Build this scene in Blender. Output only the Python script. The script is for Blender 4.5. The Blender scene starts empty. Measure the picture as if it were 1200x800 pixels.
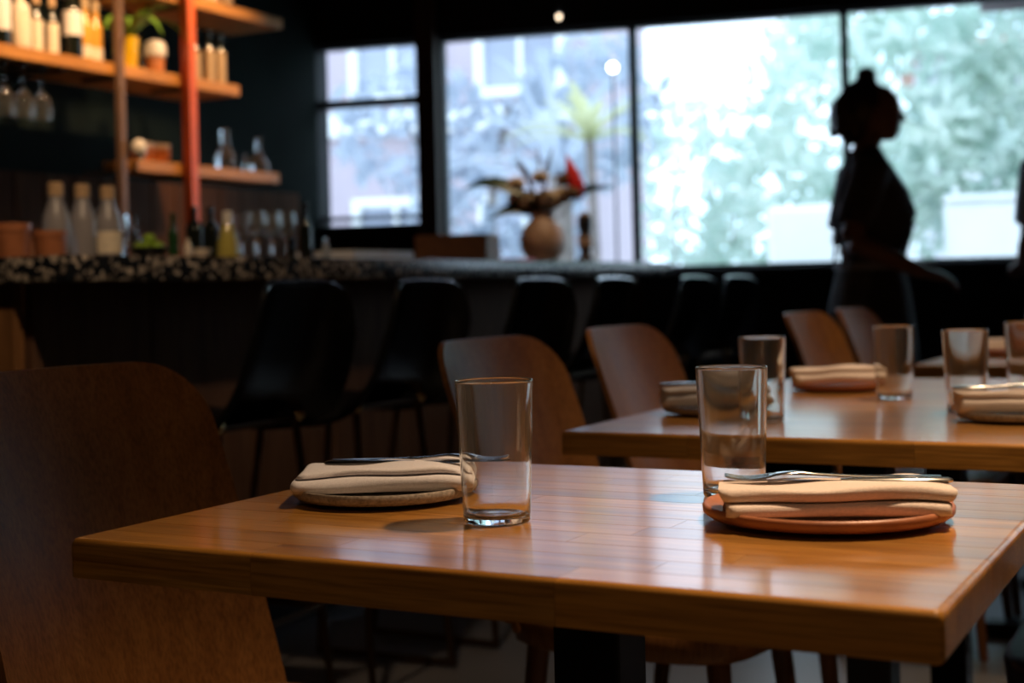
import bpy, bmesh, math, random
import numpy as np
from mathutils import Vector, Matrix, Euler

random.seed(7)
rng = np.random.default_rng(7)
scene = bpy.context.scene
COL = scene.collection
PI = math.pi

# ------------------------------------------------------------------ camera
CAM_H = 0.97
cam_d = bpy.data.cameras.new('camera')
cam = bpy.data.objects.new('camera', cam_d)
COL.objects.link(cam)
scene.camera = cam
cam_d.sensor_width = 36.0
cam_d.lens = 1650.0 / 1200.0 * 36.0
cam_d.shift_y = -62.0 / 1200.0
cam_d.shift_x = 1.5 / 1200.0
cam_d.clip_start = 0.02
cam_d.clip_end = 200
cam.matrix_world = Matrix.Translation((0, 0, CAM_H)) @ Matrix.Rotation(PI / 2, 4, 'X') @ Matrix.Rotation(math.radians(-1.4), 4, 'Z')
cam_d.dof.use_dof = True
cam_d.dof.focus_distance = 1.40
cam_d.dof.aperture_fstop = 4.3

# ------------------------------------------------------------------ world
world = bpy.data.worlds.new('world')
scene.world = world
world.use_nodes = True
bg = world.node_tree.nodes['Background']
bg.inputs[0].default_value = (0.64, 0.80, 1.0, 1)
bg.inputs[1].default_value = 3.4

scene.view_settings.view_transform = 'Standard'
scene.view_settings.look = 'None'
scene.view_settings.gamma = 1.0
scene.view_settings.use_curve_mapping = False
scene.view_settings.exposure = 0.0
scene.cycles.use_denoising = True
scene.cycles.max_bounces = 12
scene.cycles.transmission_bounces = 12
scene.cycles.transparent_max_bounces = 16
scene.cycles.glossy_bounces = 6
scene.cycles.diffuse_bounces = 4
scene.cycles.sample_clamp_indirect = 4.0
scene.cycles.blur_glossy = 0.5

# ------------------------------------------------------------------ frames
YAW = 0.491                                   # tables, bar and shelves run along g, e points across the room
EV = Vector((math.cos(YAW), -math.sin(YAW), 0))
GV = Vector((math.sin(YAW), math.cos(YAW), 0))
def eg(a, b, z=0.0):
    p = EV * a + GV * b
    return Vector((p.x, p.y, z))
ROT = -YAW                                    # local x = e, local y = g
WYAW = 0.27                                   # the window wall stands askew to the bar
W0 = Vector((0.7, 6.9, 0))
WV = Vector((math.cos(WYAW), -math.sin(WYAW), 0))
WN = Vector((math.sin(WYAW), math.cos(WYAW), 0))   # outwards
def wp(s, n=0.0, z=0.0):
    p = W0 + WV * s + WN * n
    return Vector((p.x, p.y, z))
WROT = -WYAW

# ------------------------------------------------------------------ room lamps and added fill spots
def spot(name, loc, target, power, color, angle=70, blend=0.6, radius=0.06):
    d = bpy.data.lights.new(name, 'SPOT')
    d.energy = power; d.color = color
    d.spot_size = math.radians(angle); d.spot_blend = blend
    d.shadow_soft_size = radius
    o = bpy.data.objects.new(name, d); COL.objects.link(o)
    o.location = loc
    o.rotation_euler = (Vector(target) - Vector(loc)).to_track_quat('-Z', 'Y').to_euler()
    return o
WARM = (1.0, 0.69, 0.42)
spot('warm_spot', (0.85, 1.50, 2.60), (0.52, 1.26, 0.75), 250, WARM, 60, 1.0, 0.05)
spot('warm_spot', (1.15, 2.75, 2.60), (1.00, 2.55, 0.75), 150, WARM, 62, 1.0, 0.05)
spot('warm_spot', (1.75, 3.50, 2.60), (1.40, 3.80, 0.70), 85, WARM, 52, 1.0, 0.05)
def egspot(e0, g0, z0, e1, g1, z1, power, angle, col=WARM):
    return spot('warm_spot', eg(e0, g0, z0), eg(e1, g1, z1), power, col, angle, 0.9, 0.05)
AMBER = (1.0, 0.60, 0.30)
egspot(-3.05, 3.55, 2.65, -3.90, 3.70, 1.95, 125, 62, AMBER)
egspot(-3.05, 4.55, 2.65, -3.90, 4.45, 1.75, 95, 62, AMBER)
egspot(-1.35, 1.55, 2.65, -2.30, 2.60, 0.85, 75, 72)  # added fill over the stools, brightens bar front and leg caps
egspot(-2.20, 4.90, 2.65, -2.65, 5.30, 1.10, 40, 50)  # added spot that brightens the vase
egspot(0.10, -0.90, 2.60, -0.45, 1.00, 0.75, 20, 60)  # added front fill from behind the camera, lights the near table edge

# ------------------------------------------------------------------ tagging
def tag(o, label=None, cat=None, group=None, kind=None):
    if label: o['label'] = label
    if cat: o['category'] = cat
    if group: o['group'] = group
    if kind: o['kind'] = kind
    return o
def empty(name, loc=(0, 0, 0), rz=0.0, label=None, cat=None, group=None, kind=None):
    o = bpy.data.objects.new(name, None)
    COL.objects.link(o)
    o.empty_display_size = 0.1
    o.location = loc
    o.rotation_euler = (0, 0, rz)
    return tag(o, label, cat, group, kind)
def copy_tree(o, parent=None):
    c = o.copy(); COL.objects.link(c); c.parent = parent
    for ch in o.children:
        copy_tree(ch, c)
    return c

# ------------------------------------------------------------------ materials
MATS = {}
def nodes_of(name):
    m = bpy.data.materials.new(name); m.use_nodes = True
    MATS[name] = m
    nt = m.node_tree
    return m, nt, nt.nodes['Principled BSDF']
def plain(name, col, rough=0.5, metal=0.0, spec=0.5, noise=0.0, nscale=20.0, bump=0.0, bscale=200.0, coat=0.0, sheen=0.0, trans=0.0, emis=None, estr=0.0):
    m, nt, b = nodes_of(name)
    b.inputs['Base Color'].default_value = (*col, 1)
    b.inputs['Roughness'].default_value = rough
    b.inputs['Metallic'].default_value = metal
    b.inputs['Specular IOR Level'].default_value = spec
    b.inputs['Coat Weight'].default_value = coat
    b.inputs['Sheen Weight'].default_value = sheen
    b.inputs['Transmission Weight'].default_value = trans
    tc = nt.nodes.new('ShaderNodeTexCoord')
    if emis:
        b.inputs['Emission Color'].default_value = (*emis, 1)
        b.inputs['Emission Strength'].default_value = estr
    n = nt.nodes.new('ShaderNodeTexNoise')
    n.inputs['Scale'].default_value = nscale; n.inputs['Detail'].default_value = 4
    nt.links.new(tc.outputs['Object'], n.inputs['Vector'])
    r = nt.nodes.new('ShaderNodeValToRGB')
    k = max(noise, 0.03)
    r.color_ramp.elements[0].position = 0.3; r.color_ramp.elements[1].position = 0.7
    r.color_ramp.elements[0].color = (*[c * (1 - k) for c in col], 1)
    r.color_ramp.elements[1].color = (*[min(1, c * (1 + k)) for c in col], 1)
    nt.links.new(n.outputs['Fac'], r.inputs['Fac'])
    nt.links.new(r.outputs['Color'], b.inputs['Base Color'])
    if bump > 0:
        n2 = nt.nodes.new('ShaderNodeTexNoise'); n2.inputs['Scale'].default_value = bscale
        n2.inputs['Detail'].default_value = 3
        nt.links.new(tc.outputs['Object'], n2.inputs['Vector'])
        bp = nt.nodes.new('ShaderNodeBump'); bp.inputs['Strength'].default_value = bump
        bp.inputs['Distance'].default_value = 0.002
        nt.links.new(n2.outputs['Fac'], bp.inputs['Height'])
        nt.links.new(bp.outputs['Normal'], b.inputs['Normal'])
    return m
def wood(name, dark, mid, light, axis='X', scale=1.0, rough=0.32, rand=0.35, coat=0.0, spec=0.5, bump=0.08):
    m, nt, b = nodes_of(name)
    L = nt.links
    tc = nt.nodes.new('ShaderNodeTexCoord')
    oi = nt.nodes.new('ShaderNodeObjectInfo')
    mul = nt.nodes.new('ShaderNodeMath'); mul.operation = 'MULTIPLY'; mul.inputs[1].default_value = 37.0
    L.new(oi.outputs['Random'], mul.inputs[0])
    add = nt.nodes.new('ShaderNodeVectorMath'); add.operation = 'ADD'
    L.new(tc.outputs['Object'], add.inputs[0]); L.new(mul.outputs[0], add.inputs[1])
    mp = nt.nodes.new('ShaderNodeMapping')
    s = [16.0 * scale] * 3
    s['XYZ'.index(axis)] = 1.1 * scale
    mp.inputs['Scale'].default_value = s
    L.new(add.outputs[0], mp.inputs['Vector'])
    n1 = nt.nodes.new('ShaderNodeTexNoise'); n1.inputs['Scale'].default_value = 2.2
    n1.inputs['Detail'].default_value = 6; n1.inputs['Roughness'].default_value = 0.62; n1.inputs['Distortion'].default_value = 0.6
    L.new(mp.outputs[0], n1.inputs['Vector'])
    ramp = nt.nodes.new('ShaderNodeValToRGB')
    e = ramp.color_ramp.elements
    e[0].position = 0.28; e[0].color = (*dark, 1)
    e[1].position = 0.74; e[1].color = (*light, 1)
    k = e.new(0.5); k.color = (*mid, 1)
    L.new(n1.outputs['Fac'], ramp.inputs['Fac'])
    # pores
    mp2 = nt.nodes.new('ShaderNodeMapping')
    s2 = [190.0 * scale] * 3; s2['XYZ'.index(axis)] = 6.0 * scale
    mp2.inputs['Scale'].default_value = s2
    L.new(add.outputs[0], mp2.inputs['Vector'])
    n2 = nt.nodes.new('ShaderNodeTexNoise'); n2.inputs['Scale'].default_value = 2.0; n2.inputs['Detail'].default_value = 2
    L.new(mp2.outputs[0], n2.inputs['Vector'])
    r2 = nt.nodes.new('ShaderNodeMapRange')
    r2.inputs['From Min'].default_value = 0.35; r2.inputs['From Max'].default_value = 0.6
    r2.inputs['To Min'].default_value = 0.68; r2.inputs['To Max'].default_value = 1.08
    L.new(n2.outputs['Fac'], r2.inputs['Value'])
    # piece to piece tone
    r3 = nt.nodes.new('ShaderNodeMapRange')
    r3.inputs['To Min'].default_value = 1 - rand; r3.inputs['To Max'].default_value = 1 + rand * 0.6
    L.new(oi.outputs['Random'], r3.inputs['Value'])
    m1 = nt.nodes.new('ShaderNodeMath'); m1.operation = 'MULTIPLY'
    L.new(r2.outputs[0], m1.inputs[0]); L.new(r3.outputs[0], m1.inputs[1])
    mx = nt.nodes.new('ShaderNodeVectorMath'); mx.operation = 'SCALE'
    L.new(ramp.outputs['Color'], mx.inputs[0]); L.new(m1.outputs[0], mx.inputs['Scale'])
    L.new(mx.outputs[0], b.inputs['Base Color'])
    rr = nt.nodes.new('ShaderNodeMapRange')
    rr.inputs['To Min'].default_value = rough * 0.85; rr.inputs['To Max'].default_value = rough * 1.2
    L.new(n1.outputs['Fac'], rr.inputs['Value']); L.new(rr.outputs[0], b.inputs['Roughness'])
    bp = nt.nodes.new('ShaderNodeBump'); bp.inputs['Strength'].default_value = bump; bp.inputs['Distance'].default_value = 0.001
    L.new(n2.outputs['Fac'], bp.inputs['Height']); L.new(bp.outputs['Normal'], b.inputs['Normal'])
    b.inputs['Coat Weight'].default_value = coat
    b.inputs['Coat Roughness'].default_value = 0.13
    b.inputs['Specular IOR Level'].default_value = spec
    return m
def glass(name, col=(1, 1, 1), ior=1.47, rough=0.0, film=0.03):
    m, nt, b = nodes_of(name)
    nt.nodes.remove(b)
    gl = nt.nodes.new('ShaderNodeBsdfGlass')
    gl.inputs['Color'].default_value = (*col, 1); gl.inputs['IOR'].default_value = ior; gl.inputs['Roughness'].default_value = rough
    n = nt.nodes.new('ShaderNodeTexNoise'); n.inputs['Scale'].default_value = 18; n.inputs['Detail'].default_value = 1
    tc = nt.nodes.new('ShaderNodeTexCoord'); nt.links.new(tc.outputs['Object'], n.inputs['Vector'])
    bp = nt.nodes.new('ShaderNodeBump'); bp.inputs['Strength'].default_value = 0.05; bp.inputs['Distance'].default_value = 0.001
    nt.links.new(n.outputs['Fac'], bp.inputs['Height']); nt.links.new(bp.outputs['Normal'], gl.inputs['Normal'])
    df = nt.nodes.new('ShaderNodeBsdfDiffuse'); df.inputs[0].default_value = (0.8, 0.8, 0.8, 1)
    mx = nt.nodes.new('ShaderNodeMixShader'); mx.inputs[0].default_value = film
    nt.links.new(gl.outputs[0], mx.inputs[1]); nt.links.new(df.outputs[0], mx.inputs[2])
    nt.links.new(mx.outputs[0], nt.nodes['Material Output'].inputs['Surface'])
    return m
def window_glass(name):
    m, nt, b = nodes_of(name)
    nt.nodes.remove(b)
    tr = nt.nodes.new('ShaderNodeBsdfTransparent'); tr.inputs[0].default_value = (0.94, 0.97, 0.98, 1)
    gs = nt.nodes.new('ShaderNodeBsdfGlossy'); gs.inputs['Roughness'].default_value = 0.02
    fr = nt.nodes.new('ShaderNodeFresnel'); fr.inputs['IOR'].default_value = 1.45
    mx = nt.nodes.new('ShaderNodeMixShader')
    nt.links.new(fr.outputs[0], mx.inputs[0]); nt.links.new(tr.outputs[0], mx.inputs[1]); nt.links.new(gs.outputs[0], mx.inputs[2])
    nt.links.new(mx.outputs[0], nt.nodes['Material Output'].inputs['Surface'])
    return m
def terrazzo(name):
    m, nt, b = nodes_of(name)
    L = nt.links
    tc = nt.nodes.new('ShaderNodeTexCoord')
    def layer(scale, thr, seedoff):
        mp = nt.nodes.new('ShaderNodeMapping'); mp.inputs['Location'].default_value = (seedoff, seedoff * 2, 0)
        L.new(tc.outputs['Object'], mp.inputs['Vector'])
        v = nt.nodes.new('ShaderNodeTexVoronoi'); v.inputs['Scale'].default_value = scale
        L.new(mp.outputs[0], v.inputs['Vector'])
        sep = nt.nodes.new('ShaderNodeSeparateColor'); L.new(v.outputs['Color'], sep.inputs[0])
        c = nt.nodes.new('ShaderNodeMath'); c.operation = 'GREATER_THAN'; c.inputs[1].default_value = thr
        L.new(sep.outputs[0], c.inputs[0])
        d = nt.nodes.new('ShaderNodeMath'); d.operation = 'LESS_THAN'; d.inputs[1].default_value = 0.52
        L.new(v.outputs['Distance'], d.inputs[0])
        a = nt.nodes.new('ShaderNodeMath'); a.operation = 'MULTIPLY'
        L.new(c.outputs[0], a.inputs[0]); L.new(d.outputs[0], a.inputs[1])
        r = nt.nodes.new('ShaderNodeValToRGB')
        r.color_ramp.elements[0].color = (0.10, 0.085, 0.075, 1); r.color_ramp.elements[1].color = (0.46, 0.40, 0.34, 1)
        L.new(sep.outputs[1], r.inputs['Fac'])
        return a.outputs[0], r.outputs['Color']
    a1, c1 = layer(42, 0.48, 0.0)
    a2, c2 = layer(80, 0.62, 3.1)
    x = nt.nodes.new('ShaderNodeMix'); x.data_type = 'RGBA'
    x.inputs[6].default_value = (0.010, 0.012, 0.016, 1); L.new(a2, x.inputs[0]); L.new(c2, x.inputs[7])
    y = nt.nodes.new('ShaderNodeMix'); y.data_type = 'RGBA'
    L.new(a1, y.inputs[0]); L.new(x.outputs[2], y.inputs[6]); L.new(c1, y.inputs[7])
    L.new(y.outputs[2], b.inputs['Base Color'])
    b.inputs['Roughness'].default_value = 0.22
    return m
def leafmat(name, c1, c2, rough=0.5):
    m, nt, b = nodes_of(name)
    L = nt.links
    tc = nt.nodes.new('ShaderNodeTexCoord')
    n = nt.nodes.new('ShaderNodeTexNoise'); n.inputs['Scale'].default_value = 1.4; n.inputs['Detail'].default_value = 6
    L.new(tc.outputs['Object'], n.inputs['Vector'])
    r = nt.nodes.new('ShaderNodeValToRGB')
    r.color_ramp.elements[0].position = 0.35; r.color_ramp.elements[1].position = 0.65
    r.color_ramp.elements[0].color = (*c1, 1); r.color_ramp.elements[1].color = (*c2, 1)
    L.new(n.outputs['Fac'], r.inputs['Fac']); L.new(r.outputs['Color'], b.inputs['Base Color'])
    b.inputs['Roughness'].default_value = rough
    tl = nt.nodes.new('ShaderNodeBsdfTranslucent'); L.new(r.outputs['Color'], tl.inputs['Color'])
    mx = nt.nodes.new('ShaderNodeMixShader'); mx.inputs[0].default_value = 0.45
    L.new(b.outputs[0], mx.inputs[1]); L.new(tl.outputs[0], mx.inputs[2])
    L.new(mx.outputs[0], nt.nodes['Material Output'].inputs['Surface'])
    return m
def emitter(name, col, s):
    m, nt, b = nodes_of(name)
    b.inputs['Base Color'].default_value = (0.8, 0.8, 0.8, 1)
    b.inputs['Emission Color'].default_value = (*col, 1); b.inputs['Emission Strength'].default_value = s
    return m

wood('table_wood', (0.27, 0.105, 0.018), (0.44, 0.195, 0.036), (0.55, 0.265, 0.06), 'X', 1.0, 0.30, 0.22, coat=0.7)
wood('chair_wood', (0.21, 0.082, 0.022), (0.29, 0.120, 0.034), (0.36, 0.155, 0.046), 'Z', 1.0, 0.42, 0.06, spec=0.2)
wood('chair_leg_wood', (0.16, 0.055, 0.016), (0.22, 0.082, 0.024), (0.27, 0.105, 0.03), 'Z', 1.0, 0.4, 0.1)
wood('shelf_wood', (0.42, 0.17, 0.035), (0.56, 0.245, 0.055), (0.66, 0.31, 0.08), 'Y', 0.8, 0.45, 0.12)
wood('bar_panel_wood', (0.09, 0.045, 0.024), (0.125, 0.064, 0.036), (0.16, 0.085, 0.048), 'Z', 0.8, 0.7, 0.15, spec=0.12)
wood('bar_lit_end_wood', (0.17, 0.075, 0.025), (0.24, 0.11, 0.04), (0.30, 0.14, 0.05), 'Z', 0.8, 0.5, 0.1)  # paler than the front: warm light on the bar end put into the wood
wood('wall_panel_wood', (0.07, 0.028, 0.012), (0.11, 0.045, 0.02), (0.14, 0.06, 0.026), 'Z', 0.8, 0.7, 0.3, spec=0.12)
wood('box_wood', (0.20, 0.07, 0.02), (0.30, 0.11, 0.03), (0.36, 0.14, 0.04), 'X', 1.0, 0.5, 0.1)
wood('dark_post_wood', (0.025, 0.013, 0.008), (0.035, 0.018, 0.011), (0.045, 0.023, 0.014), 'Z', 1.0, 0.6, 0.1)
plain('black_metal', (0.008, 0.008, 0.009), 0.45, 0.0, 0.4)
plain('window_metal', (0.012, 0.013, 0.016), 0.5, 0.0, 0.4)
plain('black_shell', (0.003, 0.003, 0.0034), 0.2, 0.0, 0.45, bump=0.15, bscale=400)
plain('navy_seat', (0.010, 0.016, 0.032), 0.34, 0.0, 0.6, bump=0.1, bscale=300)
plain('brass', (0.85, 0.56, 0.26), 0.22, 1.0)
plain('bronze_tube', (0.10, 0.055, 0.03), 0.35, 1.0)
plain('steel', (0.62, 0.60, 0.57), 0.18, 1.0, noise=0.06)
plain('brushed_steel', (0.42, 0.40, 0.40), 0.38, 1.0, noise=0.08)
plain('terracotta', (0.36, 0.13, 0.055), 0.42, noise=0.18, nscale=30, bump=0.15, bscale=90)
plain('grey_stoneware', (0.30, 0.25, 0.20), 0.55, noise=0.4, nscale=260, bump=0.2, bscale=300)
plain('napkin_cloth', (0.76, 0.64, 0.57), 0.9, noise=0.06, nscale=400, bump=0.35, bscale=900, sheen=0.2, spec=0.2)
plain('napkin_cloth_pale', (0.68, 0.65, 0.68), 0.9, noise=0.06, nscale=400, bump=0.35, bscale=900, sheen=0.2, spec=0.2)
plain('floor_concrete', (0.10, 0.097, 0.10), 0.34, noise=0.22, nscale=1.3, bump=0.12, bscale=60)
plain('ceiling_dark', (0.012, 0.012, 0.013), 0.8, noise=0.2, nscale=2)
plain('wall_green', (0.006, 0.012, 0.010), 0.8, spec=0.12, noise=0.2, nscale=3)
plain('wall_black', (0.008, 0.008, 0.011), 0.7, spec=0.2, noise=0.2, nscale=3)
plain('wall_plaster', (0.055, 0.048, 0.042), 0.8, noise=0.2, nscale=2)
plain('red_paint', (0.72, 0.13, 0.035), 0.42, noise=0.08)
plain('brown_paint', (0.17, 0.10, 0.065), 0.4, noise=0.1)
plain('label_cream', (0.78, 0.68, 0.52), 0.7, noise=0.1, nscale=60)
plain('label_white', (0.85, 0.80, 0.76), 0.7, noise=0.06, nscale=60)
plain('label_tan', (0.50, 0.36, 0.21), 0.7, noise=0.1, nscale=60)
plain('dark_bottle', (0.010, 0.013, 0.010), 0.08, spec=0.6)
plain('green_bottle', (0.015, 0.06, 0.02), 0.08, spec=0.6)
plain('amber_liquid', (0.72, 0.36, 0.06), 0.12, spec=0.6)
plain('yellow_glaze', (0.78, 0.50, 0.015), 0.25)
plain('olive_liquid', (0.45, 0.38, 0.09), 0.12, spec=0.6)
plain('milky_glass', (0.42, 0.40, 0.42), 0.22, trans=0.35)
plain('cork', (0.55, 0.36, 0.2), 0.8, noise=0.2, nscale=80)
plain('cream_ceramic', (0.72, 0.62, 0.50), 0.35, noise=0.12, nscale=12)
plain('vase_ceramic', (0.50, 0.33, 0.23), 0.5, noise=0.45, nscale=9)
plain('orange_ceramic', (0.50, 0.17, 0.05), 0.4, noise=0.1)
plain('white_ceramic', (0.80, 0.76, 0.70), 0.35)
plain('lime_green', (0.20, 0.34, 0.02), 0.4, noise=0.3, nscale=30)
plain('leaf_dark', (0.025, 0.07, 0.03), 0.4, noise=0.3, nscale=12)
plain('leaf_bright', (0.18, 0.36, 0.05), 0.4, noise=0.3, nscale=12)
plain('dried_stem', (0.16, 0.09, 0.05), 0.8, noise=0.3)
plain('petal_red', (0.75, 0.03, 0.03), 0.45, noise=0.1)
plain('petal_cream', (0.60, 0.48, 0.32), 0.6, noise=0.25, nscale=40)
plain('pink_paper', (0.80, 0.22, 0.34), 0.6)
plain('paper_white', (0.72, 0.74, 0.80), 0.6)
plain('skin', (0.15, 0.07, 0.042), 0.5, noise=0.08)
plain('hair', (0.022, 0.013, 0.010), 0.45, noise=0.3, nscale=60)
plain('shirt_dark', (0.030, 0.033, 0.038), 0.85, noise=0.15, nscale=40, bump=0.2, bscale=300)
plain('apron_cloth', (0.022, 0.020, 0.020), 0.8, noise=0.15, nscale=40, bump=0.2, bscale=300)
plain('trouser_cloth', (0.060, 0.068, 0.074), 0.85, noise=0.15, nscale=30, bump=0.2, bscale=300)
plain('strap_grey', (0.22, 0.24, 0.28), 0.7)
plain('shoe_black', (0.01, 0.01, 0.01), 0.5)
plain('pavement', (0.60, 0.60, 0.58), 0.85, noise=0.12, nscale=2)
plain('white_wall_paint', (0.88, 0.88, 0.86), 0.7, noise=0.04, nscale=2)
plain('facade_shaded', (0.50, 0.42, 0.46), 0.8, noise=0.1, nscale=0.7)  # lavender shade on the building is put into this wall colour
plain('facade_pale', (0.62, 0.62, 0.66), 0.8, noise=0.08, nscale=0.7)
plain('facade_glass', (0.34, 0.37, 0.46), 0.12, spec=0.8, noise=0.2, nscale=0.6)
plain('roof_tile', (0.55, 0.25, 0.17), 0.8, noise=0.15, nscale=3)
plain('bark', (0.22, 0.18, 0.16), 0.9, noise=0.3, nscale=9)
plain('awning_cloth', (0.42, 0.36, 0.36), 0.8, noise=0.08)
leafmat('leaf_glare_pale', (0.62, 0.76, 0.70), (0.82, 0.88, 0.80))  # these leaf colours are paled to carry the glare of the windows
leafmat('leaf_glare_mid', (0.54, 0.68, 0.66), (0.76, 0.84, 0.76))
leafmat('leaf_glare_yellow', (0.52, 0.54, 0.30), (0.66, 0.66, 0.40))
leafmat('leaf_glare_blue', (0.42, 0.48, 0.55), (0.60, 0.64, 0.72))
glass('clear_glass', (0.985, 0.99, 0.985))
glass('bottle_glass', (0.90, 0.94, 0.96))
window_glass('pane_glass')
terrazzo('terrazzo')
emitter('bulb_glow', (1.0, 0.78, 0.55), 4.0)
emitter('reflection_glow', (1.0, 0.97, 0.92), 8.0)

# ------------------------------------------------------------------ mesh helper
class MB:
    def __init__(s):
        s.v = []; s.f = []
    def add(s, verts, faces, M=None):
        o = len(s.v)
        if M is not None:
            verts = [M @ Vector(p) for p in verts]
        s.v.extend([tuple(p) for p in verts])
        s.f.extend([tuple(i + o for i in f) for f in faces])
        return s
    def box(s, c, d, M=None, bev=0.0):
        x, y, z = [k / 2 for k in d]
        if bev > 0:
            bm = bmesh.new()
            bmesh.ops.create_cube(bm, size=1.0)
            for v in bm.verts:
                v.co = Vector((v.co.x * d[0], v.co.y * d[1], v.co.z * d[2]))
            bmesh.ops.bevel(bm, geom=bm.edges[:], offset=bev, segments=2, profile=0.5, affect='EDGES')
            bm.verts.index_update()
            T = Matrix.Translation(c)
            if M is not None: T = M @ T
            s.add([v.co.copy() for v in bm.verts], [[v.index for v in f.verts] for f in bm.faces], T)
            bm.free(); return s
        vs = [(c[0] + sx * x, c[1] + sy * y, c[2] + sz * z) for sz in (-1, 1) for sy in (-1, 1) for sx in (-1, 1)]
        return s.add(vs, [(0, 2, 3, 1), (4, 5, 7, 6), (0, 1, 5, 4), (2, 6, 7, 3), (0, 4, 6, 2), (1, 3, 7, 5)], M)
    def loft(s, rings, cap0=True, cap1=True, close=True, M=None):
        n = len(rings[0]); vs = [p for r in rings for p in r]; fs = []
        for i in range(len(rings) - 1):
            for j in range(n if close else n - 1):
                k = (j + 1) % n
                fs.append((i * n + j, i * n + k, (i + 1) * n + k, (i + 1) * n + j))
        if cap0: fs.append(tuple(reversed(range(n))))
        if cap1: fs.append(tuple((len(rings) - 1) * n + j for j in range(n)))
        return s.add(vs, fs, M)
    def lathe(s, prof, n=24, M=None, cap0=False, cap1=False):
        rings = []
        for r, z in prof:
            r = max(r, 1e-5)
            rings.append([(r * math.cos(2 * PI * j / n), r * math.sin(2 * PI * j / n), z) for j in range(n)])
        return s.loft(rings, cap0, cap1, True, M)
    def tube(s, pts, rad, n=8, M=None, flat=1.0):
        pts = [Vector(p) for p in pts]
        if not isinstance(rad, (list, tuple)): rad = [rad] * len(pts)
        rings = []; up = None
        for i, p in enumerate(pts):
            t = (pts[min(i + 1, len(pts) - 1)] - pts[max(i - 1, 0)]).normalized()
            if up is None:
                up = Vector((0, 0, 1)) if abs(t.z) < 0.9 else Vector((1, 0, 0))
            a = t.cross(up).normalized(); b = a.cross(t).normalized(); up = b
            rings.append([p + (a * math.cos(2 * PI * j / n) + b * math.sin(2 * PI * j / n) * flat) * rad[i] for j in range(n)])
        return s.loft(rings, True, True, True, M)
    def ell(s, c, r, nu=16, nv=10, M=None):
        rings = []
        for i in range(nv + 1):
            a = -PI / 2 + PI * i / nv
            k = max(math.cos(a), 0.002)
            rings.append([(c[0] + r[0] * k * math.cos(2 * PI * j / nu), c[1] + r[1] * k * math.sin(2 * PI * j / nu), c[2] + r[2] * math.sin(a)) for j in range(nu)])
        return s.loft(rings, True, True, True, M)
    def build(s, name, mat, parent=None, smooth=False, loc=None, rz=None, angle=40):
        me = bpy.data.meshes.new(name)
        me.from_pydata(s.v, [], s.f)
        bm = bmesh.new(); bm.from_mesh(me)
        bmesh.ops.recalc_face_normals(bm, faces=bm.faces)
        if smooth:
            for f in bm.faces: f.smooth = True
            ca = math.radians(angle)
            for e in bm.edges:
                if len(e.link_faces) == 2 and e.calc_face_angle(0) > ca: e.smooth = False
        bm.to_mesh(me); bm.free()
        me.materials.append(MATS[mat])
        o = bpy.data.objects.new(name, me); COL.objects.link(o)
        if parent is not None: o.parent = parent
        if loc is not None: o.location = loc
        if rz is not None: o.rotation_euler = (0, 0, rz)
        return o
def bez(pts, n=16):
    out = []
    pts = [Vector(p) for p in pts]
    for i in range(n + 1):
        t = i / n
        q = pts[:]
        while len(q) > 1:
            q = [q[k].lerp(q[k + 1], t) for k in range(len(q) - 1)]
        out.append(q[0])
    return out
def catmull(pts, n=6):
    P = [Vector(p) for p in pts]; P = [P[0] * 2 - P[1]] + P + [P[-1] * 2 - P[-2]]
    out = []
    for i in range(1, len(P) - 2):
        for k in range(n):
            t = k / n
            a, b, c, d = P[i - 1], P[i], P[i + 1], P[i + 2]
            out.append(0.5 * ((2 * b) + (c - a) * t + (2 * a - 5 * b + 4 * c - d) * t * t + (3 * b - a - 3 * c + d) * t ** 3))
    out.append(P[-2]); return out
TOPZ = 0.75

# ================================================================== SETTING
def slab(name, corners, z0, z1, mat, label, cat):
    b = MB(); n = len(corners)
    b.loft([[(x, y, z0) for x, y in corners], [(x, y, z1) for x, y in corners]])
    return tag(b.build(name, mat), label, cat, None, 'structure')
back_l = -4.35                                   # e of the wall behind the bar
def on_wall_e(ev):                               # where the window wall meets a plane e = const
    d = (ev - W0.dot(EV)) / WV.dot(EV)
    return d
sL = on_wall_e(back_l)                           # left end of the window wall
sR = 4.2
cor_bl = wp(sL); cor_br = wp(sR)
fl = eg(back_l, -2.6); fr = eg(2.6, -2.6); frr = cor_br
foot = [(fl.x, fl.y), (fr.x, fr.y), (frr.x, frr.y), (cor_bl.x, cor_bl.y)]
slab('floor', foot, -0.12, 0.0, 'floor_concrete', 'grey polished concrete floor of the dining room', 'floor')
slab('ceiling', foot, 2.75, 2.87, 'ceiling_dark', 'dark painted ceiling over the dining room', 'ceiling')
def wall_seg(name, a, b, z0, z1, th, mat, label, side=1):
    a = Vector(a); b = Vector(b); d = (b - a); L = d.length
    m = MB(); m.box((L / 2, side * th / 2, (z0 + z1) / 2), (L, th, z1 - z0))
    o = m.build(name, mat, loc=(a.x, a.y, 0), rz=math.atan2(d.y, d.x))
    return tag(o, label, 'wall', None, 'structure')
wall_seg('wall_left', eg(back_l, -2.6), cor_bl, 0, 2.75, 0.15, 'wall_green', 'dark green wall behind the bar shelves')
wall_seg('wall_front', eg(2.6, -2.6), eg(back_l, -2.6), 0, 2.75, 0.15, 'wall_plaster', 'plain wall on the side of the room away from the windows')
wall_seg('wall_right', cor_br, eg(2.6, -2.6), 0, 2.75, 0.15, 'wall_plaster', 'plain wall closing the right side of the room')

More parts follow.
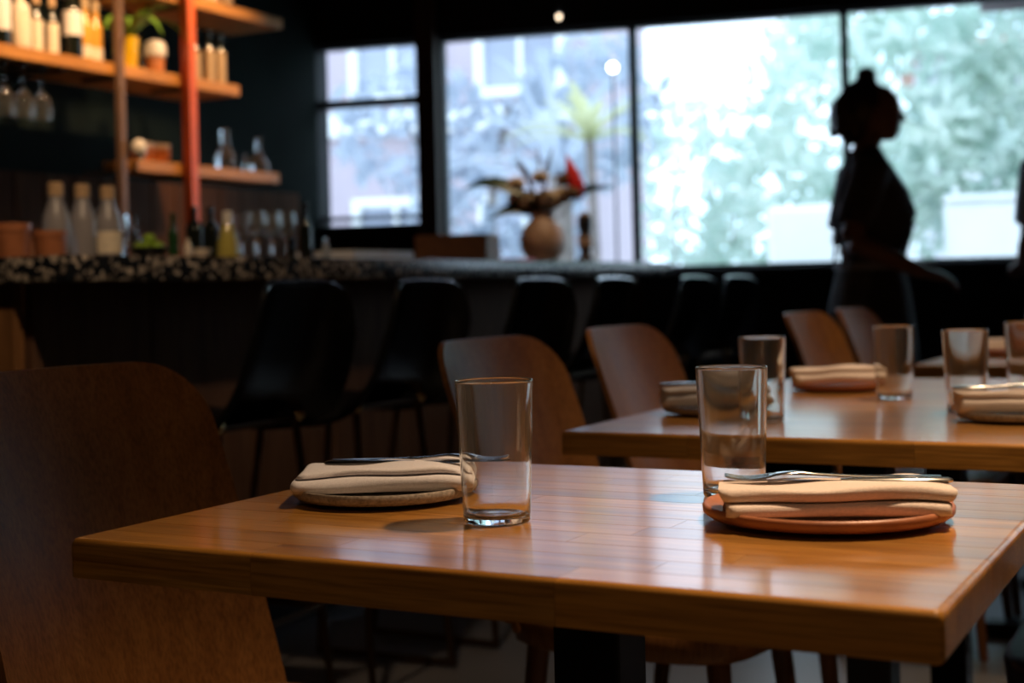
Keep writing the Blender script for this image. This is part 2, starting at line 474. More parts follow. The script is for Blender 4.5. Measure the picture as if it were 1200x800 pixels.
# window wall: sill wall, header, posts (s along the wall, n outwards)
SILL, HEAD = 1.045, 2.24
def wbox(m, s0, s1, n0, n1, z0, z1, bev=0.0):
    m.box(((s0 + s1) / 2, (n0 + n1) / 2, (z0 + z1) / 2), (s1 - s0, n1 - n0, z1 - z0), None, bev)
    return m
wroot = empty('wall_back', W0, WROT, 'black wall with the long row of windows to the street', 'wall', None, 'structure')
wbox(MB(), sL, sR, 0, 0.16, 0, SILL - 0.03).build('lower_wall', 'wall_black', wroot)
wbox(MB(), sL, sR, 0, 0.16, HEAD + 0.02, 2.75).build('header', 'wall_black', wroot)
wbox(MB(), sL, -1.915, 0.0, 0.16, SILL - 0.03, HEAD + 0.02).build('pier', 'wall_black', wroot)
wbox(MB(), -1.915, -1.19, 0.0, 0.16, SILL - 0.03, 1.30).build('panel_under_window', 'wall_black', wroot)
wbox(MB(), -1.19, -1.085, -0.05, 0.16, SILL - 0.03, 2.75, 0.006).build('post', 'dark_post_wood', wroot)
wbox(MB(), 3.9, sR, 0.0, 0.16, SILL - 0.03, HEAD + 0.02).build('pier', 'wall_black', wroot)
wbox(MB(), -1.085, 3.9, -0.10, 0.16, SILL - 0.03, SILL, 0.004).build('sill_ledge', 'window_metal', wroot)
def window(num, s0, s1, z0, z1, label, fw=0.022, rails=()):
    r = empty('window_%d' % num, W0, WROT, label, 'window', None, 'structure')
    for a, b in ((s0, s0 + fw), (s1 - fw, s1)):
        wbox(MB(), a, b, 0.03, 0.09, z0, z1).build('jamb', 'window_metal', r)
    for a, b in ((z0, z0 + fw), (z1 - fw, z1)):
        wbox(MB(), s0 + fw, s1 - fw, 0.03, 0.09, a, b).build('rail', 'window_metal', r)
    zs = [z0 + fw]
    for a, b in rails:
        wbox(MB(), s0 + fw, s1 - fw, 0.02, 0.09, a, b).build('rail', 'window_metal', r)
        zs += [a, b]
    zs.append(z1 - fw)
    for k in range(0, len(zs), 2):
        m = MB(); m.add([(s0 + fw, 0.06, zs[k]), (s1 - fw, 0.06, zs[k]), (s1 - fw, 0.06, zs[k + 1]), (s0 + fw, 0.06, zs[k + 1])], [(0, 1, 2, 3)])
        m.build('pane', 'pane_glass', r)
    return r
window(1, -1.915, -1.19, 1.30, HEAD + 0.02, 'narrow two-pane window at the left end of the row', 0.02, ((1.345, 1.365), (1.935, 1.975)))
window(2, -1.085, -0.085, SILL, HEAD + 0.02, 'wide window behind the vase of flowers', 0.018)
window(3, -0.085, 0.935, SILL, HEAD + 0.02, 'wide bright window between the flowers and the standing person', 0.018)
window(4, 0.935, 2.35, SILL, HEAD + 0.02, 'wide window directly behind the standing person', 0.018)
window(5, 2.35, 3.9, SILL, HEAD + 0.02, 'last window at the right end of the wall', 0.018)

# wooden cladding low on the wall behind the bar
cl = empty('trim_1', eg(back_l, 0), ROT, 'dark wooden boards cladding the wall behind the bar', 'cladding', None, 'structure')
gg = 1.8
while gg < 5.75:
    w = 0.155
    MB().box((0.012, gg + w / 2, 0.74), (0.024, w - 0.006, 1.48), None, 0.003).build('board', 'wall_panel_wood', cl)
    gg += w

# ================================================================== OUTSIDE
grd = MB(); grd.box((0, 0, -0.25), (120, 120, 0.1))
tag(grd.build('ground', 'pavement', loc=(4, 40, 0)), 'pale pavement of the street outside the windows', 'ground', None, 'structure')

def crown(name, mat, parent, centers, n, size, seed):
    r = np.random.default_rng(seed)
    V = []; F = []
    C = np.array([c[:3] for c in centers]); R = np.array([c[3:6] for c in centers])
    w = R.prod(axis=1); w = w / w.sum()
    idx = r.choice(len(C), n, p=w)
    d = r.normal(size=(n, 3)); d /= np.linalg.norm(d, axis=1)[:, None]
    rad = r.uniform(0.45, 1.0, n) ** 0.5
    P = C[idx] + d * R[idx] * rad[:, None]
    u = r.normal(size=(n, 3)); u /= np.linalg.norm(u, axis=1)[:, None]
    v = np.cross(u, r.normal(size=(n, 3))); v /= np.linalg.norm(v, axis=1)[:, None]
    s = size * r.uniform(0.6, 1.3, n)[:, None]
    a = P - u * s; b = P + v * s * 0.45; c = P + u * s; e = P - v * s * 0.45
    V = np.stack([a, b, c, e], 1).reshape(-1, 3)
    F = np.arange(n * 4).reshape(-1, 4)
    me = bpy.data.meshes.new(name); me.from_pydata(V.tolist(), [], F.tolist())
    me.materials.append(MATS[mat])
    o = bpy.data.objects.new(name, me); COL.objects.link(o); o.parent = parent
    o['kind'] = 'stuff'
    return o
def tree(name, loc, label, mat, centers, n, size, seed, trunk, group=None):
    r = empty(name, loc, 0, label, 'tree', group)
    b = MB()
    for pts, r0, r1 in trunk:
        pp = catmull(pts, 5)
        b.tube(pp, [r0 + (r1 - r0) * i / (len(pp) - 1) for i in range(len(pp))], 8)
    b.build('trunk', 'bark', r, True)
    crown('foliage', mat, r, centers, n, size, seed)
    return r
GZ = -0.2
def outp(s, n): 
    p = wp(s, n); return (p.x, p.y, GZ)
tree('leafy_tree', outp(0.9, 5.0), 'green leafy tree, paled by glare put into its colour, seen through the window left of the standing person', 'leaf_glare_pale',
     [(0, 0, 2.6, 1.0, 1.0, 1.1), (0.7, 0.2, 1.9, 0.8, 0.8, 0.8), (-0.7, 0.1, 1.7, 0.6, 0.7, 0.8), (0.2, 0, 3.6, 0.9, 0.9, 0.8)], 2600, 0.11, 1,
     [([(0, 0, 0), (0.05, 0, 0.9), (-0.05, 0, 1.8), (0.1, 0, 2.8)], 0.07, 0.03), ([(0, 0, 1.0), (0.3, 0, 1.6), (0.6, 0.1, 2.1)], 0.04, 0.015)])
tree('leafy_tree', outp(2.9, 5.5), 'dense green tree filling the window behind the standing person', 'leaf_glare_mid',
     [(0, 0, 2.8, 1.3, 1.1, 1.3), (1.0, 0.2, 2.3, 1.0, 0.9, 0.9), (-0.9, 0.1, 2.2, 0.9, 0.9, 0.9), (0.3, 0, 4.0, 1.2, 1.0, 0.9)], 5200, 0.11, 2,
     [([(0, 0, 0), (-0.05, 0, 1.0), (0.05, 0, 2.0), (0, 0, 3.0)], 0.09, 0.04)])
tree('leafy_tree', outp(5.2, 7.0), 'broad green tree beyond the right end of the windows', 'leaf_glare_pale',
     [(0, 0, 3.0, 1.7, 1.4, 1.6), (-1.3, 0, 2.4, 1.0, 1.0, 1.0), (0.2, 0, 4.5, 1.4, 1.2, 1.0)], 4200, 0.13, 3,
     [([(0, 0, 0), (0.05, 0, 1.2), (0, 0, 3.0)], 0.11, 0.05)])
tree('slender_tree', outp(-0.45, 5.1), 'slender young tree with thin bare stems outside the middle window', 'leaf_glare_pale',
     [(0, 0, 1.9, 0.55, 0.5, 0.9), (0.3, 0.1, 1.1, 0.5, 0.5, 0.5)], 620, 0.10, 4,
     [([(0, 0, 0), (0.03, 0, 0.8), (0.1, 0, 1.8), (0.08, 0, 2.6)], 0.03, 0.012), ([(0.05, 0, 0), (0.2, 0, 0.9), (0.3, 0, 1.9)], 0.022, 0.01), ([(-0.05, 0, 0), (-0.2, 0, 1.0), (-0.22, 0, 2.1)], 0.022, 0.01)])
tree('leafy_tree', outp(-2.6, 6.5), 'loose bluish tree in front of the peach building seen through the left windows', 'leaf_glare_blue',
     [(0, 0, 2.2, 0.9, 0.7, 0.9), (0.9, 0.1, 2.9, 0.8, 0.7, 0.8), (-0.9, 0.1, 2.8, 0.8, 0.6, 0.7), (0.3, 0, 1.2, 0.7, 0.6, 0.5)], 1300, 0.13, 9,
     [([(0, 0, 0), (0.08, 0, 0.9), (-0.1, 0, 1.9), (0.1, 0, 3.0)], 0.06, 0.03), ([(0, 0, 0.9), (0.45, 0, 1.9), (0.9, 0.1, 2.9)], 0.04, 0.015), ([(0, 0, 1.0), (-0.5, 0, 1.9), (-0.9, 0.1, 2.8)], 0.04, 0.015)])
# strappy plants outside the first two windows
def fronds(name, loc, label, mat, n, length, width, seed, h0, droop, spread=1.0, tr=0.06):
    r = random.Random(seed)
    root = empty(name, loc, 0, label, 'plant')
    MB().tube([(0, 0, 0), (0.03, 0, h0 * 0.5), (0, 0, h0)], [tr * 1.2, tr, tr], 8).build('trunk', 'bark', root, True)
    for k in range(n):
        a = 2 * PI * k / n + r.uniform(-0.3, 0.3)
        L = length * r.uniform(0.7, 1.1); el = r.uniform(0.25, 1.3)
        c, s = math.cos(a), math.sin(a)
        p0 = Vector((0, 0, h0)); p1 = p0 + Vector((c * math.cos(el) * spread, s * math.cos(el) * spread, math.sin(el))) * L * 0.55
        p2 = p1 + Vector((c * math.cos(el) * spread, s * math.cos(el) * spread, math.sin(el) - droop)) * L * 0.5
        pts = bez([p0, p1, p2], 7)
        side = Vector((-s, c, 0))
        V = []; F = []
        for i, q in enumerate(pts):
            t = i / 7; w = width * (0.35 + 1.3 * t) * (1 - t) ** 0.6 + 0.002
            V += [q - side * w, q + Vector((0, 0, -w * 0.4)), q + side * w]
        for i in range(7):
            F += [(3 * i, 3 * i + 1, 3 * i + 4, 3 * i + 3), (3 * i + 1, 3 * i + 2, 3 * i + 5, 3 * i + 4)]
        b = MB(); b.add(V, F); b.build('frond', mat, root, True)
    return root
fronds('yucca_plant', outp(-2.15, 2.0), 'spiky blue green yucca outside the narrow left window', 'leaf_glare_blue', 22, 1.5, 0.035, 11, 0.7, 0.5)
fronds('palm_tree', outp(-1.55, 4.6), 'palm with long drooping fronds behind the narrow left window', 'leaf_glare_blue', 20, 1.8, 0.06, 12, 2.1, 0.9, tr=0.09)
fronds('palm_tree', outp(-1.03, 3.4), 'yellow green palm outside the window with the flowers', 'leaf_glare_yellow', 20, 0.75, 0.055, 13, 2.25, 0.9, tr=0.035)
# hedge
hd = empty('hedge', outp(0.2, 3.0), WROT, 'low loose hedge along the pavement outside the windows', 'hedge')
MB().box((-0.5, 0, 0.25), (1.9, 0.25, 0.5), None, 0.05).build('core', 'leaf_glare_mid', hd)
crown('foliage', 'leaf_glare_pale', hd, [(x, 0, 0.55 + 0.18 * math.sin(x * 5), 0.4, 0.3, 0.5) for x in np.arange(-1.4, 0.5, 0.4)], 1400, 0.08, 5)
# white garden wall
b = MB(); b.box((0, 0, 0.87), (5.2, 0.3, 1.74), None, 0.05)
gw = empty('garden_wall', outp(4.09, 4.2), WROT, 'plain white rendered wall outside at the lower right of the windows', 'wall')
b.build('wall_body', 'white_wall_paint', gw); MB().box((0, 0, 1.755), (5.2, 0.36, 0.05), None, 0.01).build('coping', 'white_wall_paint', gw)
b = MB(); b.box((0, 0, 0.87), (1.04, 0.3, 1.74), None, 0.05)
gw2 = empty('garden_wall', outp(0.73, 4.0), WROT, 'short white wall outside just left of the standing person', 'wall')
b.build('wall_body', 'white_wall_paint', gw2)
# building across the street
def facade(name, s, n, w, h, label, wallmat, cols, rows, ww, wh, z_first, seed, band=None, rz=WROT):
    r = empty(name, outp(s, n), rz, label, 'building')
    MB().box((0, 0.3, h / 2), (w, 4.0, h)).build('wall', wallmat, r)
    MB().box((0, 0.25, h + 0.1), (w + 0.5, 4.4, 0.25)).build('roof', 'roof_tile', r)
    if band:
        for z in band:
            MB().box((0, -1.80, z), (w + 0.1, 0.25, 0.28), None, 0.02).build('band', 'white_wall_paint', r)
    for i in range(cols):
        for j in range(rows):
            x = -w / 2 + (i + 0.5) * w / cols; z = z_first + j * (h - z_first) / rows + wh / 2
            f = MB()
            for sx in (-1, 1): f.box((x + sx * (ww / 2 + 0.05), -1.74, z), (0.10, 0.16, wh + 0.2))
            for sz in (-1, 1): f.box((x, -1.74, z + sz * (wh / 2 + 0.05)), (ww, 0.16, 0.10))
            f.box((x, -1.73, z), (0.06, 0.10, wh))
            fo = f.build('window', 'white_wall_paint', r)
            MB().box((x, -1.705, z), (ww, 0.04, wh)).build('pane', 'facade_glass', fo)
    return r
facade('peach_building', -6.3, 11.0, 8.0, 6.2, 'peach building, its shade put into the wall colour, with white window frames across the street', 'facade_shaded', 5, 2, 0.9, 1.3, 0.9, 1, band=(0.4, 3.2, 5.9))
facade('pale_building', 7.5, 20.0, 12.0, 5.0, 'pale grey building far behind the trees on the right', 'facade_pale', 6, 2, 1.1, 1.3, 0.9, 2, band=(2.6,))
# awning at the top right
aw = empty('awning', wp(2.15, 0.16, 2.45), WROT, 'greyish fabric awning edge at the top right of the windows', 'awning')
b = MB(); b.add([(-0.55, 0.02, 0.16), (1.6, 0.02, 0.16), (1.6, 0.75, 0.0), (-0.55, 0.75, 0.0), (-0.55, 0.02, 0.14), (1.6, 0.02, 0.14), (1.6, 0.75, -0.02), (-0.55, 0.75, -0.02)],
                [(0, 1, 2, 3), (7, 6, 5, 4), (0, 4, 5, 1), (2, 6, 7, 3), (1, 5, 6, 2), (0, 3, 7, 4)])
b.build('canopy', 'awning_cloth', aw)
MB().box((0.525, 0.75, -0.05), (2.15, 0.015, 0.10)).build('valance', 'awning_cloth', aw)
# lamp reflected in the pane, made as an added glowing globe outside
gl = empty('lamp_reflection', outp(-0.491, 1.6), 0, 'round lamp reflection in the window, made as a glowing ball on an added pole', 'lamp')
MB().tube([(0, 0, 0), (0, 0, 2.46)], 0.008, 8).build('pole', 'black_metal', gl, True)
MB().ell((0, 0, 2.50), (0.028, 0.028, 0.028)).build('globe', 'reflection_glow', gl, True)

# ================================================================== TABLES
TW, TD, TT = 0.786, 0.619, 0.036
def stave_mesh(x0, x1, y0, y1, T, ends, sides, r=0.006, j=0.00022):
    # ends/sides: booleans whether the end / side lies on the outer rim of the top
    xs = []
    A = [r * (1 - math.sin(a)) for a in np.linspace(PI / 2, 0, 7)]
    if ends[0]: xs += [(x0 + d, r - math.sqrt(max(0, r * r - (r - d) ** 2))) for d in A]
    else: xs += [(x0 + j, 0.0)]
    if ends[1]: xs += [(x1 - d, r - math.sqrt(max(0, r * r - (r - d) ** 2))) for d in reversed(A)]
    else: xs += [(x1 - j, 0.0)]
    rings = []; NA = 8
    for x, ins in xs:
        ya = y0 + (ins if sides[0] else j); yb = y1 - (ins if sides[1] else j)
        z0 = ins * 0.6; z1 = T - ins
        # start bottom-left going up
        rl = r if sides[0] else j * 1.5; rr_ = r if sides[1] else j * 1.5
        pl = [(ya + rl * (1 - math.cos(a)), z1 - rl * (1 - math.sin(a))) for a in np.linspace(0, PI / 2, NA if sides[0] else 2)]
        pr = [(yb - rr_ * (1 - math.cos(a)), z1 - rr_ * (1 - math.sin(a))) for a in np.linspace(PI / 2, 0, NA if sides[1] else 2)]
        bl = [(yb, z0)]; br = [(ya, z0)]
        rings.append([(x, y, z) for y, z in pl + pr + bl + br])
    b = MB(); b.loft(rings); return b
def make_table(seed, label):
    rr = random.Random(seed)
    t = empty('dining_table', (0, 0, 0), ROT, label, 'table', 'square butcher block dining tables')
    n = 13; w = TD / n
    for i in range(n):
        cuts = [0.0]
        first = rr.uniform(0.12, 0.5)
        cuts.append(first)
        if first < 0.36: cuts.append(first + rr.uniform(0.24, 0.33))
        cuts.append(TW)
        for k in range(len(cuts) - 1):
            o = stave_mesh(cuts[k] - TW / 2, cuts[k + 1] - TW / 2, i * w - TD / 2, (i + 1) * w - TD / 2, TT,
                           (k == 0, k == len(cuts) - 2), (i == 0, i == n - 1)).build('stave', 'table_wood', t)
            o.location = (0, 0, TOPZ - TT)
    MB().box((0.0, 0, 0.36), (0.07, 0.07, 0.69), None, 0.004).build('column', 'black_metal', t)
    MB().box((0, 0, 0.706), (0.40, 0.32, 0.012), None, 0.003).build('top_plate', 'black_metal', t)
    f = MB(); f.box((0, 0, 0.02), (0.56, 0.07, 0.035), None, 0.006); f.box((0, 0, 0.02), (0.07, 0.46, 0.035), None, 0.006)
    f.build('cross_foot', 'black_metal', t)
    return t
T1 = make_table(3, 'wooden table nearest the camera, set with two plates and two glasses')
T1.location = eg(-0.977 + TW / 2, 0.951 + TD / 2)
T2 = make_table(8, 'wooden table directly behind the nearest one, first of the joined pair')
T2.location = eg(-0.955 + TW / 2, 1.937 + TD / 2)
T3 = make_table(15, 'wooden table joined to the far side of the second one, carrying three glasses')
T3.location = eg(-0.955 + TW / 2, 1.937 + TD * 1.5)
T4 = copy_tree(T1); T4['label'] = 'wooden table farther back in front of the standing person'
T4.location = eg(-0.797 + TW / 2, 3.67 + TD / 2)
T5 = copy_tree(T2); T5['label'] = 'farthest wooden table, joined to the far side of the one before it'
T5.location = eg(-0.797 + TW / 2, 3.67 + TD * 1.5)

# ================================================================== CHAIRS
CH_H = 0.883
def make_chair(label, seatmat='chair_wood'):
    t = empty('dining_chair', (0, 0, 0), ROT, label, 'chair', 'bent plywood dining chairs')
    # backrest: bent plywood sheet (x forward)
    nu, nv = 24, 18; W = 0.228; th = 0.011; R = 0.085
    z0, z1 = 0.43, CH_H
    def surf(u, v):                       # u -1..1 , v 0..1
        z = z0 + (z1 - z0) * v
        half = W * (1 - 0.04 * v)
        # rounded top corners
        dz = z1 - z
        if dz < R:
            half -= R - math.sqrt(max(0, R * R - (R - dz) ** 2))
        y = u * half
        x = -0.175 - 0.115 * v - 0.025 * v * v + 0.048 * (y / W) ** 2
        return Vector((x, y, z))
    def vv(k):                            # denser rows near the rounded top
        t_ = k / nv
        return 1 - (1 - t_) ** 1.6
    V = []; 
    for s in (0, 1):
        for k in range(nv + 1):
            for j in range(nu + 1):
                p = surf(-1 + 2 * j / nu, vv(k))
                V.append((p.x - (th if s else 0), p.y, p.z))
    F = []; n = nu + 1; o = (nv + 1) * n
    for k in range(nv):
        for j in range(nu):
            a = k * n + j
            F.append((a, a + 1, a + n + 1, a + n)); F.append((o + a, o + a + n, o + a + n + 1, o + a + 1))
    for k in range(nv):
        for j in (0, nu):
            a = k * n + j; F.append((a, a + n, o + a + n, o + a))
    for j in range(nu):
        for k in (0, nv):
            a = k * n + j; F.append((a, a + 1, o + a + 1, o + a))
    b = MB(); b.add(V, F); b.build('backrest', 'chair_wood', t, True, angle=50)
    # seat: rounded slab, slightly dished
    def outline(sc):
        pts = []
        for k in range(40):
            a = 2 * PI * k / 40
            c, s = math.cos(a), math.sin(a)
            q = (abs(c) ** 4 + abs(s) ** 4) ** -0.25
            pts.append((0.02 + 0.215 * q * c * sc, 0.215 * q * s * sc))
        return pts
    rings = [[(x, y, 0.398) for x, y in outline(0.93)], [(x, y, 0.405) for x, y in outline(0.985)], [(x, y, 0.440) for x, y in outline(1.0)],
             [(x, y, 0.449) for x, y in outline(0.985)], [(x, y, 0.452) for x, y in outline(0.95)], [(x, y, 0.446) for x, y in outline(0.5)], [(x, y, 0.444) for x, y in outline(0.05)]]
    b = MB(); b.loft(rings); b.build('seat', seatmat, t, True, angle=60)
    for sx in (-1, 1):
        for sy in (-1, 1):
            b = MB()
            b.tube([(0.02 + sx * 0.15, sy * 0.15, 0.415), (0.02 + sx * 0.165, sy * 0.163, 0.25), (0.02 + sx * 0.19, sy * 0.185, 0.0)], [0.019, 0.017, 0.011], 10)
            b.build('leg', 'chair_leg_wood', t, True)
    for sy in (-1, 1):
        MB().box((-0.165, sy * 0.12, 0.43), (0.07, 0.045, 0.02), None, 0.003).build('back_bracket', 'chair_leg_wood', t)
    return t
C1 = make_chair('plywood chair at the left end of the nearest table, cropped by the frame')
C1.location = eg(-1.055, 1.315); C1.rotation_euler.z = ROT
def chair(src, e, g, rz, label):
    c = copy_tree(src); c.location = eg(e, g); c.rotation_euler.z = rz; c['label'] = label; return c
chair(C1, -0.915, 2.175, ROT + 0.01, 'plywood chair seen behind the left drinking glass, at the second table')
chair(C1, -0.93, 2.785, ROT + 0.02, 'plywood chair at the middle table, just left of the right drinking glass')
chair(C1, -0.85, 3.885, ROT - 0.02, 'plywood chair behind the folded napkin of the joined tables, left of two')
chair(C1, -0.85, 4.41, ROT, 'plywood chair directly in front of the standing person, right of two')
CR = make_chair('dark navy seated chair under the right side of the second table', 'navy_seat')
CR.location = eg(-0.10, 2.16); CR.rotation_euler.z = ROT + PI
chair(CR, -0.10, 2.85, ROT + PI, 'dark navy seated chair under the right side of the joined far table')

# ================================================================== BAR
BE, BG0, BG1, BZ = -2.35, 2.30, 5.95, 1.07
bar = empty('bar_counter', eg(0, 0), ROT, 'long bar with black and cream terrazzo top and dark wooden front', 'bar')
b = MB(); b.box((BE - 0.33, (BG0 + BG1) / 2, BZ - 0.03), (0.66, BG1 - BG0, 0.06), None, 0.005)
b.build('countertop', 'terrazzo', bar, True)
n = 9; w = (BG1 - BG0 - 0.06) / n
for k in range(n):
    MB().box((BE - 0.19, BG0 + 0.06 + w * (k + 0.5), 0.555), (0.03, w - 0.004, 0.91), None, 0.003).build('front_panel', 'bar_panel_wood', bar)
MB().box((BE - 0.42, BG0 + 0.045, 0.555), (0.44, 0.03, 0.91), None, 0.003).build('end_panel', 'bar_lit_end_wood', bar)
MB().box((BE - 0.42, (BG0 + BG1) / 2 + 0.03, 0.05), (0.42, BG1 - BG0 - 0.1, 0.10)).build('plinth', 'black_metal', bar)
MB().tube([(BE - 0.02, BG0 + 0.2, 0.2), (BE - 0.02, BG1 - 0.3, 0.2)], 0.018, 10).build('foot_rail', 'bronze_tube', bar, True)

# ================================================================== STOOLS
def make_stool():
    t = empty('bar_stool', (0, 0, 0), ROT + PI, '', 'stool', 'black shell bar stools along the bar')
    # one-piece bucket shell: x forward; profile from front lip over the seat and up the back
    prof = [(0.215, 0.700, 0.185), (0.195, 0.722, 0.20), (0.10, 0.722, 0.215), (0.0, 0.712, 0.222), (-0.10, 0.718, 0.225), (-0.165, 0.745, 0.224), (-0.20, 0.80, 0.218), (-0.222, 0.87, 0.205), (-0.242, 0.94, 0.188), (-0.256, 0.983, 0.165), (-0.262, 0.995, 0.140)]
    P = catmull([(a, b_, c) for a, b_, c in prof], 4)
    nu = 20; th = 0.012
    top = []; bot = []
    for i, q in enumerate(P):
        tq = P[min(i + 1, len(P) - 1)] - P[max(i - 1, 0)]
        nrm = Vector((-tq.z if False else 0, 0, 0))
        d = Vector((tq.x, 0, tq.y)).normalized(); nn = Vector((d.z, 0, -d.x))   # outwards (down / back)
        row = []; row2 = []
        frac = i / (len(P) - 1)
        for j in range(nu + 1):
            u = -1 + 2 * j / nu
            lift = 0.055 * abs(u) ** 3 * (1 if frac < 0.75 else max(0.2, 1 - (frac - 0.75) * 3))
            base = Vector((q.x, u * q.z, q.y)) - nn * lift
            row.append(base); row2.append(base + nn * th)
        top.append(row); bot.append(row2)
    V = [p for r in top for p in r] + [p for r in bot for p in r]
    n = nu + 1; m = len(P); o = m * n; F = []
    for i in range(m - 1):
        for j in range(nu):
            a = i * n + j
            F.append((a, a + 1, a + n + 1, a + n)); F.append((o + a, o + a + n, o + a + n + 1, o + a + 1))
    for i in range(m - 1):
        for j in (0, nu):
            a = i * n + j; F.append((a, a + n, o + a + n, o + a))
    for j in range(nu):
        for i in (0, m - 1):
            a = i * n + j; F.append((a, a + 1, o + a + 1, o + a))
    b = MB(); b.add(V, F); b.build('shell', 'black_shell', t, True, angle=50)
    foot = {}
    for sx in (-1, 1):
        for sy in (-1, 1):
            a0 = Vector((sx * 0.13 - 0.02, sy * 0.15, 0.700)); a1 = Vector((sx * 0.20 - 0.01, sy * 0.20, 0.008))
            b = MB(); b.tube([a0, a0.lerp(a1, 0.5), a1], 0.0095, 8)
            lg = b.build('leg', 'bronze_tube', t, True)
            MB().ell(tuple(a0 + Vector((sx * 0.004, sy * 0.008, 0.002))), (0.017, 0.017, 0.017), 12, 8).build('leg_cap', 'brass', lg, True)
            foot[(sx, sy)] = (a0, a1)
    def at(k, f): a0, a1 = foot[k]; return a0.lerp(a1, f)
    ring = [at((1, 1), 0.62), at((1, -1), 0.62), at((-1, -1), 0.62), at((-1, 1), 0.62)]
    b = MB()
    for i in range(4): b.tube([ring[i], ring[(i + 1) % 4]], 0.007, 8)
    b.build('foot_ring', 'bronze_tube', t, True)
    b = MB()
    for sy in (-1, 1): b.tube([at((1, sy), 0.99), at((-1, sy), 0.99)], 0.0095, 8)
    b.build('floor_runner', 'bronze_tube', t, True)
    MB().box((-0.02, 0, 0.695), (0.28, 0.30, 0.012), None, 0.003).build('seat_plate', 'bronze_tube', t)
    return t
S0 = make_stool()
sl = ['bar stool nearest the camera, its black shell left of all the others', 'second bar stool from the left along the bar', 'third bar stool from the left, behind the chair with the left drinking glass',
      'fourth bar stool from the left, behind the gap between two plywood chairs', 'fifth bar stool from the left, nearly hidden in the dark', 'farthest bar stool, last before the windows']
for i, (g_, rz) in enumerate(((2.38, 0.10), (2.89, 0.06), (3.51, 0.0), (4.02, 0.03), (4.74, 0.0), (5.21, -0.03))):
    o = S0 if i == 0 else copy_tree(S0)
    o.location = eg(-2.05, g_); o.rotation_euler.z = ROT + PI + rz; o['label'] = sl[i]

# ================================================================== TABLEWARE
def make_glass(label):
    t = empty('water_glass', (0, 0, 0), 0, label, 'glass', 'straight clear water glasses on the tables')
    H, r0, r1, w = 0.134, 0.0318, 0.0370, 0.0015
    ro = lambda z: r0 + (r1 - r0) * (z / H)
    outer = [(0.0, 0.0012), (r0 * 0.80, 0.0012), (r0 * 0.86, 0.0), (r0 - 0.0015, 0.0002), (r0, 0.002), (ro(0.03), 0.03), (ro(0.07), 0.07), (ro(H - 0.002), H - 0.002), (r1 - 0.0001, H - 0.0006)]
    inner = [(r1 - w * 0.5, H), (r1 - w + 0.0001, H - 0.0006), (ro(H - 0.003) - w, H - 0.003), (ro(0.07) - w, 0.07), (ro(0.03) - w, 0.03), (ro(0.012) - w - 0.0006, 0.012), (r0 - w - 0.0035, 0.0072), (r0 * 0.6, 0.0062), (0.0, 0.0060)]
    b = MB(); b.lathe(outer + inner, 64); b.build('tumbler', 'clear_glass', t, True, angle=60)
    return t
G0 = make_glass('clear water glass standing alone on the nearest table, left of the two')
G0.location = eg(-0.644, 1.166, TOPZ + 0.0004)
def put(src, e, g, z, label, rz=None):
    c = copy_tree(src); c.location = eg(e, g, z); c['label'] = label
    if rz is not None: c.rotation_euler.z = rz
    return c
put(G0, -0.487, 1.390, TOPZ + 0.0004, 'clear water glass behind the terracotta plate on the nearest table')
put(G0, -0.701, 2.148, TOPZ + 0.0004, 'blurred glass on the second table, just behind the nearest right glass')
put(G0, -0.604, 2.619, TOPZ + 0.0004, 'glass on the joined tables standing right of a folded napkin')
put(G0, -0.434, 2.390, TOPZ + 0.0004, 'glass on the joined tables behind the napkin at the right edge')
put(G0, -0.395, 2.770, TOPZ + 0.0004, 'glass cut off by the right edge of the photo')

